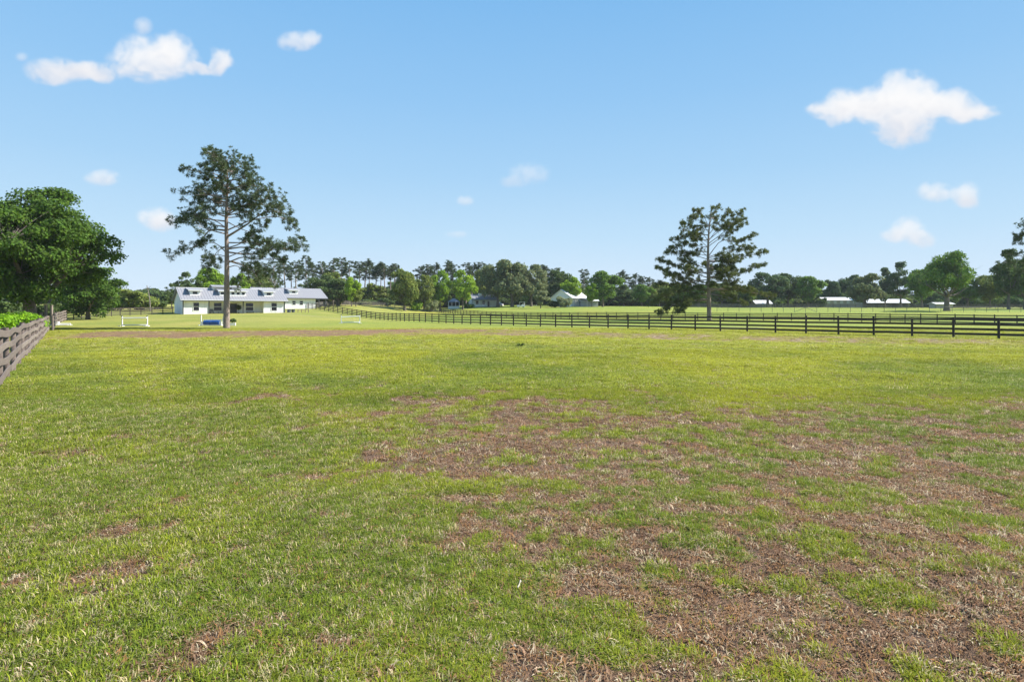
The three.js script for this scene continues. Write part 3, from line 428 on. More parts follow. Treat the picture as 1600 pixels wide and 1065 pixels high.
for (const a of [
  ['open', 'dark', 290, 424, 21, 150, 'oak_tree', 'dark open tree beside the gable of the white farmhouse'], ['open', 'dark', 268, 442, 14, 146, 'oak_tree', 'small dark tree leaning away from the farmhouse gable'],
  ['roundA', 'fresh', 325, 413, 27, 160, 'broadleaf_tree', 'fresh green tree behind the farmhouse roof beside the lone pine trunk'], ['roundB', 'fresh', 374, 424, 18, 158, 'broadleaf_tree', 'narrow fresh green tree behind the middle of the farmhouse roof'],
  ['oakA', 'olive', 405, 428, 26, 165, 'oak_tree', 'olive tree behind the farmhouse roof among the pines'],
  ['shrub', 'olive', 214, 455, 33, 130, 'broadleaf_tree', 'low olive tree beside the bare pole in the hedge row'], ['shrub', 'dark', 246, 462, 18, 140, 'broadleaf_tree', 'small dark tree between the hedge row and the farmhouse gable'], ['shrub', 'green', 178, 462, 26, 128, 'broadleaf_tree', 'light green tree in the hedge row under the shade tree boughs'], ['shrub', 'dark', 12, 470, 34, 78, 'hedge_shrub', 'dark shrub under the large shade tree behind the bright bush'], ['shrub', 'dark', 72, 474, 22, 88, 'hedge_shrub', 'dark shrub behind the pale gate posts'], ['shrub', 'green', 140, 475, 22, 124, 'hedge_shrub', 'green shrub in the hedge row under the shade tree boughs'], ['shrub', 'pale', 118, 478, 16, 120, 'hedge_shrub', 'pale shrub beside the field fence under the shade tree'], ['shrub', 'dark', 96, 474, 22, 122, 'hedge_shrub', 'dark shrub behind the corner of the field fence'],
  ['oakA', 'dark', 503, 428, 30, 178, 'oak_tree', 'very dark oak overhanging the garage roof end'], ['oakB', 'dark', 528, 432, 34, 176, 'oak_tree', 'dense dark oak beside the garage, behind the bright green tree'], ['roundA', 'olive', 520, 420, 24, 186, 'broadleaf_tree', 'olive tree rising out of the dark oaks by the garage'],
  ['roundA', 'lime', 549, 428, 13, 170, 'broadleaf_tree', 'bright lime green tree beside the dark oaks by the garage'], ['roundB', 'olive', 556, 446, 15, 172, 'broadleaf_tree', 'small olive tree at the foot of the lime green tree'],
  ['oakB', 'olive', 632, 412, 31, 182, 'oak_tree', 'big olive green tree with low branches between the grove and the white cottage'], ['roundA', 'olive', 662, 424, 20, 190, 'broadleaf_tree', 'olive tree leaning against the big olive tree near the cottage'],
  ['roundB', 'fresh', 688, 419, 22, 196, 'broadleaf_tree', 'yellow green vase shaped tree by the cottage porch'], ['roundB', 'lime', 723, 419, 24, 198, 'broadleaf_tree', 'brightest yellow green tree directly before the white cottage'],
  ['oakA', 'moss', 778, 406, 36, 215, 'oak_tree', 'grey green live oak shading the gable of the white cottage'], ['oakB', 'moss', 800, 398, 36, 212, 'oak_tree', 'tallest grey green live oak above the white golf cart'], ['oakA', 'moss', 830, 411, 30, 216, 'oak_tree', 'grey green live oak between the golf cart and the slim young tree'], ['oakB', 'olive', 758, 410, 26, 226, 'oak_tree', 'olive oak behind the chimney of the white cottage'],
  ['slim', 'pale', 845, 438, 12, 190, 'young_tree', 'slim pale young tree on the lawn beside the golf cart'], ['oakA', 'dark', 873, 420, 27, 224, 'oak_tree', 'dark oak above the white metal barn'], ['roundA', 'lime', 895, 428, 17, 212, 'broadleaf_tree', 'lime green tree behind the white metal barn'],
  ['roundA', 'green', 942, 418, 29, 205, 'broadleaf_tree', 'full green tree beyond the lean-to of the white barn'], ['roundB', 'fresh', 925, 440, 13, 200, 'broadleaf_tree', 'small fresh green tree in front of the full green tree'], ['slim', 'dark', 975, 441, 14, 225, 'broadleaf_tree', 'dark cone shaped tree beside the full green tree'], ['roundA', 'green', 1003, 441, 19, 222, 'broadleaf_tree', 'round green tree beyond the dark cone shaped tree'], ['oakA', 'olive', 1030, 442, 22, 226, 'broadleaf_tree', 'olive tree seen through the wide pine, next to the round tree'],
  ['oakB', 'green', 1062, 438, 26, 235, 'oak_tree', 'green oak seen through the middle of the wide pine'], ['roundA', 'green', 1092, 441, 20, 232, 'broadleaf_tree', 'green tree directly behind the trunk of the wide pine'], ['oakA', 'olive', 1128, 440, 24, 238, 'oak_tree', 'olive oak seen beyond the low boughs of the wide pine'], ['oakB', 'green', 1158, 441, 22, 240, 'oak_tree', 'green oak between the wide pine and the big dark oak'],
  ['oakA', 'deep', 1200, 424, 36, 230, 'oak_tree', 'big dark oak at the fence line beside the wide pine'], ['oakA', 'dark', 1232, 425, 28, 236, 'oak_tree', 'dark oak grown into the big dark oak'], ['roundA', 'green', 1263, 427, 25, 225, 'broadleaf_tree', 'mid green tree between the big dark oak and the grey stable'],
  ['oakB', 'deep', 1301, 432, 18, 250, 'oak_tree', 'dark oak behind the grey stable roof'], ['oakB', 'moss', 1352, 422, 36, 208, 'oak_tree', 'broad grey green oak before the long white stable roof'], ['oakA', 'deep', 1330, 428, 22, 255, 'oak_tree', 'dark oak behind the broad grey green oak'], ['slim', 'deep', 1384, 412, 12, 226, 'broadleaf_tree', 'narrow tall dark tree beside the broad grey green oak'], ['open', 'deep', 1408, 408, 26, 220, 'oak_tree', 'open dark tree with forked trunks at the end of the stable'],
  ['roundA', 'green', 1441, 414, 24, 205, 'broadleaf_tree', 'green tree behind the pasture oak, towards the stable'], ['oakA', 'green', 1512, 428, 26, 210, 'oak_tree', 'low green oak behind the pasture oak'], ['roundA', 'olive', 1548, 424, 24, 204, 'broadleaf_tree', 'olive tree between the pasture oak and the far dark oak'], ['open', 'dark', 1577, 388, 32, 168, 'oak_tree', 'dark oak with feathery top at the far end of the pasture'], ['oakA', 'green', 1602, 398, 34, 172, 'oak_tree', 'green oak behind the feathery dark oak'], ['oakB', 'dark', 1650, 392, 40, 176, 'oak_tree', 'dense dark oak past the feathery dark oak'],
  ['shrub', 'dark', 583, 468, 20, 200, 'hedge_shrub', 'dark clipped shrub below the pine grove'], ['shrub', 'dark', 604, 464, 17, 196, 'hedge_shrub', 'dark round shrub beside the big olive tree'], ['shrub', 'olive', 566, 470, 16, 190, 'hedge_shrub', 'olive shrub at the corner of the far paddock'], ['shrub', 'pale', 673, 467, 14, 192, 'hedge_shrub', 'silvery shrub beside the cottage porch'], ['shrub', 'fresh', 650, 470, 12, 188, 'hedge_shrub', 'fresh green shrub between the olive tree and the silvery shrub'], ['shrub', 'green', 733, 474, 10, 208, 'hedge_shrub', 'green shrub below the cottage windows'], ['shrub', 'pale', 882, 464, 15, 194, 'hedge_shrub', 'pale flowering shrub before the white metal barn'], ['shrub', 'dark', 866, 470, 12, 196, 'hedge_shrub', 'dark shrub at the corner of the white metal barn'], ['shrub', 'dark', 1283, 466, 10, 222, 'hedge_shrub', 'dark shrub against the grey stable wall'],
]) plant(...a);
{
  const t = plant('oakA', 'olive', 1480, 390, 40, 150, 'oak_tree', 'lone pasture oak with thick trunk standing behind the pipe rail'); t.children[1].geometry = broadleaf({ seed: 650, R: 6, H: 11, base: 2.3, trunkR: 0.45, lobes: 70, lobeR: 1.2, leaves: 13000, len: 0.42, wid: 0.15, droop: 0.25, sparse: 0.04 }).crown; t.children[1].material = M.green; t.children[0].scale.set(1.5, 1, 1.5);
}
// the far wood closing the view
{
  const r = rng(4711), kinds = ['oakA', 'oakB', 'roundA', 'pineC', 'oakA', 'open'], mats = ['dark', 'olive', 'deep', 'needles', 'green', 'dark'];
  for (let k = 0; k < 74; k++) { const px = -260 + k * 29 + r() * 16, d = 285 + r() * 60, q = Math.floor(r() * 6), top = 436 + r() * 14 + (px > 1100 ? 4 : 0) + (px < 260 ? 18 : 0); plant(kinds[q], mats[q], px, top, 17 + r() * 10, d, kinds[q] === 'pineC' ? 'pine_tree' : 'woodland_tree', { dark: 'dark rounded tree in the far wood closing the pastures', olive: 'olive green tree in the far wood closing the pastures', deep: 'deep green tree in the far wood closing the pastures', needles: 'pine in the far wood closing the pastures', green: 'mid green tree in the far wood closing the pastures' }[mats[q]], 'trees of the far wood'); }
}

// undergrowth along the foot of the far wood
{
  const r = rng(9911), n = 560, o = shadowed(new THREE.InstancedMesh(P.shrub.crown, M.dark, n)), m = new THREE.Matrix4(), q = new THREE.Quaternion(), c = new THREE.Color();
  for (let k = 0; k < n; k++) { const px = -300 + 2200 * (k + r()) / n, d = 246 + r() * 70, x = wx(px, d), s = 0.9 + r() * 1.1; q.setFromAxisAngle(V3(0, 1, 0), r() * 6.283); o.setMatrixAt(k, m.compose(V3(x, land(x, d) - 0.3, -d), q, V3(s * 1.5, s * (0.8 + r() * 0.7), s * 1.5))); const v = 0.75 + r() * 0.7; o.setColorAt(k, c.setRGB(v * (0.9 + r() * 0.3), v, v * 0.9)); }
  o.name = 'undergrowth'; tag(o, 'dark mass of undergrowth along the foot of the far wood', 'undergrowth', null, 'stuff'); scene.add(o);
}

{
  const r = rng(9922), n = 90, o = shadowed(new THREE.InstancedMesh(P.shrub.crown, M.olive, n)), m = new THREE.Matrix4(), q = new THREE.Quaternion(), c = new THREE.Color();
  for (let k = 0; k < n; k++) { const px = 370 + 330 * (k + r()) / n, d = 214 + r() * 30, x = wx(px, d), s = 0.7 + r() * 0.9; q.setFromAxisAngle(V3(0, 1, 0), r() * 6.283); o.setMatrixAt(k, m.compose(V3(x, land(x, d) - 0.3, -d), q, V3(s * 1.4, s * (0.8 + r() * 0.8), s * 1.4))); const v = 0.5 + r() * 0.6; o.setColorAt(k, c.setRGB(v * (0.9 + r() * 0.3), v, v * 0.9)); }
  o.name = 'undergrowth_001'; tag(o, 'mixed undergrowth at the feet of the pines behind the farmhouse', 'undergrowth', null, 'stuff'); scene.add(o);
}
// ---------------------------------------------------------------- fences
const woodTex = grainTexture(512, 128, (i, j) => { const v = 0.78 + 0.16 * noise(i / 60, j / 3.5) + 0.14 * noise(i / 25, j / 1.6) + 0.1 * noise(i / 90, j / 22) - 0.25 * Math.max(0, noise(i / 120 + 9, j / 1.3) - 0.55) * 2; return [toSrgb(clamp(v)), toSrgb(clamp(v * 0.98)), toSrgb(clamp(v * 0.97))]; });
const wood = (r, g, b) => new THREE.MeshStandardMaterial({ color: new THREE.Color().setRGB(r, g, b), map: woodTex, bumpMap: woodTex, bumpScale: 0.006, roughness: 0.92 });
const greyWood = [wood(0.25, 0.203, 0.172), wood(0.2, 0.16, 0.135), wood(0.29, 0.24, 0.205)], postWood = [wood(0.16, 0.125, 0.108), wood(0.19, 0.15, 0.13)];
const blackWood = [wood(0.066, 0.053, 0.043), wood(0.085, 0.067, 0.054), wood(0.052, 0.043, 0.036)], farGreyWood = [wood(0.2, 0.185, 0.165), wood(0.25, 0.23, 0.2)];  // near-black boards, then a paler, greyer set for the distant fences
function boardGeo(seed, warp) {                             // a sawn board along +x, 1 m long, 1 unit thick and high, bowed a little when old
  const g = new THREE.BoxGeometry(1, 1, 1, 10, 1, 1).translate(0.5, 0, 0), p = g.attributes.position, r = rng(seed), a = (r() - 0.5) * warp, b = (r() - 0.5) * warp, c = (r() - 0.5) * warp * 0.8;
  for (let k = 0; k < p.count; k++) { const x = p.getX(k); p.setY(k, p.getY(k) + (a * Math.sin(x * 3.1416) + b * Math.sin(x * 6.283))); p.setZ(k, p.getZ(k) + c * Math.sin(x * 3.1416) * 3); }
  g.computeVertexNormals(); return g;
}
const straightBoards = [boardGeo(1, 0.06), boardGeo(2, 0.08)], warpedBoards = [1, 2, 3, 4, 5, 6].map(k => boardGeo(k + 20, 0.55));
function postGeo(seed) { const r = rng(seed), g = new THREE.CylinderGeometry(0.5, 0.52, 1, 8, 2).translate(0, 0.5, 0), p = g.attributes.position; for (let k = 0; k < p.count; k++) { p.setX(k, p.getX(k) * (1 + 0.1 * (r() - 0.5))); if (p.getY(k) > 0.99) p.setY(k, 1 + 0.03 * (r() - 0.5)); } g.computeVertexNormals(); return g; }
const posts = [postGeo(61), postGeo(62), postGeo(63)];
function fence({ name, label, pts, heights, boardH, thick, bay = 2.44, postR, postH, side, mats, pmats, geos, seed, span = 2, smooth = true }) {
  const r = rng(seed), v = pts.map(([x, d]) => new THREE.Vector3(x, 0, -d));
  let line;
  if (smooth) { const c = new THREE.CatmullRomCurve3(v, false, 'centripetal'); line = c.getSpacedPoints(Math.round(c.getLength() / bay)); }
  else { line = []; for (let k = 0; k < v.length - 1; k++) { const n = Math.max(1, Math.round(v[k].distanceTo(v[k + 1]) / bay)); for (let q = 0; q < n; q++) line.push(v[k].clone().lerp(v[k + 1], q / n)); } line.push(v[v.length - 1]); }
  line.forEach(p => { p.y = land(p.x, -p.z); });
  const o = thing(name, label, 'fence', [line[0].x, line[0].y, line[0].z]), off = o.position;
  line.forEach((p, k) => { const m = part('post', posts[k % 3], pmats[k % pmats.length], o); m.position.copy(p).sub(off); m.position.y -= 0.3; m.scale.set(postR * 2, postH + 0.3 + (r() - 0.5) * 0.08, postR * 2); m.rotation.set((r() - 0.5) * 0.03, r() * 6, (r() - 0.5) * 0.03); });
  for (let k = 0; k < line.length - 1; k += span) {
    const a = line[k], b = line[Math.min(line.length - 1, k + span)], dir = b.clone().sub(a), L = dir.length() , n = V3(-dir.z, 0, dir.x).normalize().multiplyScalar(side * (postR + thick * 0.5));
    heights.forEach(h => {
      const m = part('board', geos[Math.floor(r() * geos.length)], mats[Math.floor(r() * mats.length)], o), ja = (r() - 0.5) * 0.03, jb = (r() - 0.5) * 0.03;
      m.position.copy(a).sub(off).add(n); m.position.y += h + ja; m.rotation.order = 'YZX'; m.rotation.y = Math.atan2(-dir.z, dir.x); m.rotation.z = Math.atan2(dir.y + jb - ja, Math.hypot(dir.x, dir.z)); m.scale.set(L + 0.01, boardH * (0.95 + r() * 0.1), thick);
    });
  }
  return o;
}
const FOUR = [0.27, 0.6, 0.93, 1.27];
fence({ name: 'board_fence', label: 'weathered grey four board fence running past the big shade tree', pts: [[-5.2, 4.5], [-13.1, 14.7], [-42.9, 53.2]], heights: [0.28, 0.63, 0.98, 1.32], boardH: 0.165, thick: 0.035, postR: 0.075, postH: 1.4, side: 1, mats: greyWood, pmats: postWood, geos: warpedBoards, seed: 31, smooth: false });
fence({ name: 'board_fence', label: 'short weathered fence turning away behind the pile of white poles', pts: [[-43.4, 54.4], [-54, 68], [-63.5, 82]], heights: [0.28, 0.63, 0.98, 1.32], boardH: 0.165, thick: 0.035, postR: 0.08, postH: 1.42, side: 1, mats: greyWood, pmats: greyWood, geos: warpedBoards, seed: 32, smooth: false });
fence({ name: 'board_fence', label: 'dark board fence in the shade crossing behind the grassy rise', pts: [[-64.5, 83], [-62, 96], [-74, 116], [-69, 118]].slice(0, 1).concat([[-68, 100], [-66, 112]]), heights: FOUR, boardH: 0.15, thick: 0.035, postR: 0.07, postH: 1.4, side: 1, mats: blackWood, pmats: blackWood, geos: straightBoards, seed: 33 });
fence({ name: 'board_fence', label: 'long dark four board fence bordering the field in front of the lane', pts: [[52, 20], [32.4, 39], [21.6, 50.1], [1.55, 70], [-14, 92], [-28, 116], [-50.6, 143]], heights: FOUR, boardH: 0.15, thick: 0.035, postR: 0.075, postH: 1.42, side: 1, mats: blackWood, pmats: blackWood, geos: straightBoards, seed: 34 });
fence({ name: 'board_fence', label: 'second dark board fence on the far side of the lane behind the wide pine', pts: [[82, 48], [65, 77], [55, 101], [42, 112], [26.7, 120], [6, 138], [-11, 162], [-24, 190]], heights: FOUR, boardH: 0.15, thick: 0.035, postR: 0.07, postH: 1.4, side: 1, mats: blackWood, pmats: blackWood, geos: straightBoards, seed: 35 });
fence({ name: 'board_fence', label: 'grey board fence closing the far paddock below the pine grove', pts: [[-24.4, 191], [-38, 190], [-54, 176], [-51.4, 144.5]], heights: FOUR, boardH: 0.15, thick: 0.035, postR: 0.07, postH: 1.4, side: -1, mats: farGreyWood, pmats: farGreyWood, geos: straightBoards, seed: 36 });
fence({ name: 'board_fence', label: 'dark fence along the stables and trees past the pasture', pts: [[64, 206], [90, 204], [130, 200], [190, 190]], heights: FOUR, boardH: 0.16, thick: 0.04, postR: 0.08, postH: 1.45, side: 1, mats: farGreyWood, pmats: farGreyWood, geos: straightBoards, seed: 37, span: 2 });
// thin wire fence with pipe braces across the pasture
{
  const steel = mat(0.13, 0.125, 0.115, { roughness: 0.6, metalness: 0.3 }), o = thing('wire_fence', 'thin wire fence with pipe braces crossing the bright pasture', 'fence', [52, land(52, 146), -146]), off = o.position, g = cyl(0.5, 0.5, 1, 6).translate(0, 0.5, 0), P0 = [];
  for (let k = 0; k <= 32; k++) { const x = 52 + k * 2.75, d = 146 - k * 0.12; P0.push(V3(x, land(x, d), -d)); }
  P0.forEach((p, k) => { const m = part('post', g, steel, o); m.position.copy(p).sub(off); m.position.y -= 0.2; m.scale.set(0.09, 1.5, 0.09); });
  for (const h of [0.5, 0.85, 1.2]) part('wire', P0.slice(1).map((p, k) => bar([P0[k].x - off.x, P0[k].y - off.y + h, P0[k].z - off.z], [p.x - off.x, p.y - off.y + h, p.z - off.z], 0.012, 4)), steel, o);
  const pipe = (a, ha, b, hb) => part('pipe_rail', bar([P0[a].x - off.x, P0[a].y - off.y + ha, P0[a].z - off.z + 0.01], [P0[b].x - off.x, P0[b].y - off.y + hb, P0[b].z - off.z + 0.01], 0.05, 6), steel, o);
  pipe(7, 1.28, 9, 1.28); pipe(8, 1.22, 7, 0.1); pipe(8, 1.22, 9, 0.1); pipe(12, 1.28, 13, 1.28); pipe(20, 1.28, 25, 1.28);
}

// ---------------------------------------------------------------- the white farmhouse and its garage
const sidingTex = grainTexture(256, 64, (i, j) => { const v = (i % 32 < 2 ? 0.80 : 0.94) + 0.05 * noise(i / 9, j / 40) + 0.04 * noise(Math.floor(i / 32) * 3.7, 1); return toSrgb(clamp(v)); });
const siding = new THREE.MeshStandardMaterial({ color: new THREE.Color().setRGB(0.83, 0.83, 0.83), map: sidingTex, roughness: 0.8 });
const white = mat(0.78, 0.78, 0.76, { roughness: 0.6 }), dim = mat(0.5, 0.52, 0.52), roofM = new THREE.MeshStandardMaterial({ color: new THREE.Color().setRGB(0.27, 0.268, 0.285), roughness: 0.65, metalness: 0.05 }), seamM = mat(0.245, 0.242, 0.258, { roughness: 0.65, metalness: 0.05 }), darkTrim = mat(0.05, 0.055, 0.06, { roughness: 0.5 }), doorM = mat(0.02, 0.02, 0.022, { roughness: 0.35 }), glass = new THREE.MeshPhysicalMaterial({ color: 0x0b0e12, roughness: 0.06, metalness: 0, specularIntensity: 1 }), concrete = mat(0.4, 0.39, 0.37);
function boxUV(g) { const p = g.attributes.position, n = g.attributes.normal, u = g.attributes.uv; for (let k = 0; k < p.count; k++) { const ax = Math.abs(n.getX(k)) > 0.5; u.setXY(k, (ax ? p.getZ(k) : p.getX(k)) / 3.2, p.getY(k) / 3.2); } return g; }
function windowPart(parent, x, y, z, w, h, sashes = 2) {     // frame with real sashes: each pane is its own piece
  const f = part('window', [bx(w + 0.2, 0.1, 0.08, x, y + h / 2 + 0.05, z), bx(w + 0.2, 0.1, 0.1, x, y - h / 2 - 0.05, z), bx(0.1, h, 0.08, x - w / 2 - 0.05, y, z), bx(0.1, h, 0.08, x + w / 2 + 0.05, y, z), ...(sashes > 1 ? [bx(w, 0.09, 0.07, x, y, z)] : [])], white, parent);
  for (let k = 0; k < sashes; k++) part('pane', bx(w, h / sashes - (sashes > 1 ? 0.045 : 0), 0.03, x, y + (sashes > 1 ? (k ? -1 : 1) * (h / 4 + 0.02) : 0), z - 0.02), glass, f);
  return f;
}
function roofSlab(parent, x0, x1, zE, yE, zR, yR, t = 0.12, seams = true, name = 'roof') {   // one roof plane from eave to ridge
  const w = x1 - x0, dz = zR - zE, dy = yR - yE, L = Math.hypot(dz, dy), a = Math.atan2(dy, -dz);
  const g = bx(w, t, L).rotateX(a).translate((x0 + x1) / 2, (yE + yR) / 2, (zE + zR) / 2), o = part(name, g, roofM, parent);
  if (seams) { const list = []; for (let x = x0 + 0.25; x < x1; x += 0.5) list.push(bx(0.03, 0.035, L - 0.02).rotateX(a).translate(x, (yE + yR) / 2 + Math.cos(a) * (t / 2 + 0.016), (zE + zR) / 2 + Math.sin(a) * (t / 2 + 0.016))); tag(part('seams', list, seamM, o), null, null, null, 'stuff'); }
  return o;
}
function dormer(parent, x, w, zF, roofAt, wins) {            // shed dormer with its own walls, roof and windows
  const yb = roofAt(zF) + 0.02, h = 0.95, zB = zF - 2.9, yt = yb + h, cheek = s => prism([[-zF, yb - 0.3], [-zF, yt], [-zB, yt + 0.42], [-zB, roofAt(zB) - 0.3]], 0.1, 'x').translate(0, 0, 0);
  const o = part('dormer', boxUV(bx(w, h + 0.3, 0.1, x, yb + h / 2 - 0.15, zF)), white, parent);
  for (const s of [-1, 1]) { const sh = new THREE.Shape([new THREE.Vector2(zF - 0.05, yb - 0.35), new THREE.Vector2(zF - 0.05, yt), new THREE.Vector2(zB, yt + 0.42), new THREE.Vector2(zB, roofAt(zB) - 0.3)]); const g = new THREE.ExtrudeGeometry(sh, { depth: 0.1, bevelEnabled: false }).rotateY(-Math.PI / 2).translate(x + s * (w / 2 - 0.05) + 0.05, 0, 0); part('dormer_cheek', g, white, o); }
  roofSlab(o, x - w / 2 - 0.35, x + w / 2 + 0.35, zF + 0.4, yt + 0.05, zB - 0.3, yt + 0.55, 0.1, false, 'dormer_roof');
  part('dormer_fascia', bx(w + 0.7, 0.12, 0.06, x, yt + 0.02, zF + 0.42), white, o);
  part('flashing', bx(w + 0.1, 0.1, 0.05, x, yb - 0.04, zF + 0.08), darkTrim, o);
  const step = w / wins; for (let k = 0; k < wins; k++) { const p = part('window_pane', bx(Math.min(0.8, step * 0.55), 0.46, 0.04, x - w / 2 + step * (k + 0.5), yb + 0.5, zF + 0.05), glass, o); }
}
const TURN = 38 * Math.PI / 180;
{
  const o = thing('farmhouse', 'long white farmhouse with pale metal roof, dormers and recessed porch', 'house', [-61.8, 1.08, -108], TURN), L = 18.6, Hw = 2.6, Z = -10, ridge = 5.15, zR = -5, eave = z => Hw + 0.1 + (0.6 - z) / 5.6 * (ridge - Hw - 0.1), B = -0.5;
  part('wall', [boxUV(bx(4.4, Hw - B, 0.2, 2.2, (Hw + B) / 2, -0.1))], siding, o).userData.label = 'bay wall at the gable end';
  part('wall', [boxUV(bx(4.2, Hw - B, 0.2, L - 2.1, (Hw + B) / 2, -0.1))], siding, o);
  part('porch_wall', [boxUV(bx(L - 8.6, Hw - B, 0.2, 4.4 + (L - 8.6) / 2, (Hw + B) / 2, -2.1))], siding, o);
  part('wall', [boxUV(bx(0.2, Hw - B, 2.0, 4.3, (Hw + B) / 2, -1.2))], siding, o); part('wall', [boxUV(bx(0.2, Hw - B, 2.0, L - 4.1, (Hw + B) / 2, -1.2))], siding, o);
  const gable = x => { const s = new THREE.Shape([[0, B], [0, Hw + 0.3], [zR, ridge - 0.1], [Z, Hw + 0.3], [Z, B]].map(p => new THREE.Vector2(...p))); return boxUV(new THREE.ExtrudeGeometry(s, { depth: 0.2, bevelEnabled: false }).rotateY(-Math.PI / 2).translate(x, 0, 0)); };
  part('gable_wall', gable(0.19), siding, o); part('gable_wall', gable(L + 0.01), siding, o);
  part('wall', boxUV(bx(L, Hw - B, 0.2, L / 2, (Hw + B) / 2, Z + 0.1)), siding, o);
  part('porch_floor', bx(L - 8.6, 0.5, 2.4, L / 2 + 0.1, -0.19, -0.9), concrete, o); part('porch_ceiling', bx(L - 8.6, 0.06, 2.2, L / 2 + 0.1, Hw - 0.05, -1.0), white, o);
  roofSlab(o, -0.45, L + 0.55, 0.6, Hw + 0.1, zR, ridge + 0.02); roofSlab(o, -0.45, L + 0.55, Z - 0.6, Hw + 0.1, zR, ridge + 0.02);
  part('gutter', bx(L + 1.0, 0.16, 0.12, L / 2 + 0.05, Hw + 0.02, 0.66), darkTrim, o); part('fascia', bx(L + 1.0, 0.1, 0.05, L / 2 + 0.05, Hw + 0.15, 0.63), white, o);
  part('soffit', bx(L + 0.9, 0.04, 0.6, L / 2 + 0.05, Hw - 0.01, 0.32), white, o);
  for (const x of [0.05, 4.42, L - 0.05]) part('downspout', bx(0.14, Hw + 0.1, 0.12, x, Hw / 2 - 0.05, 0.08), darkTrim, o);
  for (const x of [10.55, 7.6]) part('porch_post', bx(0.2, Hw, 0.2, x, Hw / 2, 0.1), darkTrim, o);
  windowPart(o, 2.25, 1.5, 0.03, 0.95, 1.5); windowPart(o, L - 2.15, 1.5, 0.03, 1.05, 1.55); windowPart(o, 6.35, 1.5, -1.97, 1.35, 1.5); windowPart(o, 12.2, 1.5, -1.97, 1.4, 1.5);
  const door = part('door', bx(1.25, 2.1, 0.08, 9.2, 1.08, -1.97), doorM, o); part('door_frame', [bx(0.12, 2.3, 0.12, 8.5, 1.15, -1.96), bx(0.12, 2.3, 0.12, 9.9, 1.15, -1.96), bx(1.5, 0.12, 0.12, 9.2, 2.27, -1.96)], white, door); part('handle', new THREE.SphereGeometry(0.05, 8, 6).translate(9.7, 1.05, -1.9), mat(0.5, 0.48, 0.4, { metalness: 0.8, roughness: 0.3 }), door);
  for (const x of [6.35, 9.2, 12.2]) part('porch_light', cyl(0.09, 0.09, 0.12).translate(x, Hw - 0.14, -1.9), white, o);
  dormer(o, 2.3, 1.75, -1.5, eave, 1); dormer(o, 9.0, 4.8, -1.5, eave, 5); dormer(o, 15.8, 1.75, -1.5, eave, 1);
  const mon = part('roof_monitor', bx(4.9, 0.75, 2.0, 8.3, 5.05, -4.9), white, o); roofSlab(mon, 5.6, 11.0, -3.3, 5.45, -5.2, 5.85, 0.1, false, 'monitor_roof'); roofSlab(mon, 5.6, 11.0, -7.0, 5.4, -5.2, 5.85, 0.1, false, 'monitor_roof'); part('window_pane', bx(0.8, 0.3, 0.06, 8.9, 5.2, -3.91), glass, mon);
  part('ridge_cap', [bx(6.0, 0.08, 0.3, 2.55, ridge + 0.09, zR), bx(7.8, 0.08, 0.3, 15.1, ridge + 0.09, zR)], white, o);
}
{
  const cx = -49.8, d = 146, L = 14, ox = cx - L * Math.cos(TURN), od = d - L * Math.sin(TURN), o = thing('garage', 'white garage with pale metal roof and covered end behind the farmhouse', 'building', [ox, 2.15, -od], TURN), Hw = 2.6, Z = -10, ridge = 5.3, zR = -5, B = -0.8, eave = z => Hw + 0.1 + (0.6 - z) / 5.6 * (ridge - Hw - 0.1);
  part('wall', boxUV(bx(L, Hw - B, 0.2, L / 2, (Hw + B) / 2, -0.1)), siding, o); part('wall', boxUV(bx(L, Hw - B, 0.2, L / 2, (Hw + B) / 2, Z + 0.1)), siding, o);
  const gable = x => { const s = new THREE.Shape([[0, B], [0, Hw + 0.3], [zR, ridge - 0.1], [Z, Hw + 0.3], [Z, B]].map(p => new THREE.Vector2(...p))); return boxUV(new THREE.ExtrudeGeometry(s, { depth: 0.2, bevelEnabled: false }).rotateY(-Math.PI / 2).translate(x, 0, 0)); };
  part('gable_wall', gable(0.19), siding, o); part('gable_wall', gable(L), siding, o);
  roofSlab(o, -0.4, L + 3.0, 0.6, Hw + 0.1, zR, ridge + 0.02); roofSlab(o, -0.4, L + 3.0, Z - 0.6, Hw + 0.1, zR, ridge + 0.02);
  part('gutter', bx(L + 3.4, 0.16, 0.12, L / 2 + 1.3, Hw + 0.02, 0.66), darkTrim, o); part('soffit', bx(L + 3.3, 0.04, 0.6, L / 2 + 1.3, Hw - 0.01, 0.32), white, o);
  for (const z of [-0.2, -5, -9.8]) part('post', bx(0.2, Hw + 0.6, 0.2, L + 2.6, (Hw - 0.4) / 2, z), darkTrim, o);
  windowPart(o, 8.6, 1.55, 0.03, 0.8, 0.95); windowPart(o, 10.4, 1.55, 0.03, 0.8, 0.95);
  dormer(o, 9.0, 2.1, -1.6, eave, 1);
}
const onPorch = (x, z, y = 0.06) => { const c = Math.cos(TURN), s = Math.sin(TURN); return [-61.8 + x * c + z * s, 1.08 + y, -108 - x * s + z * c]; };
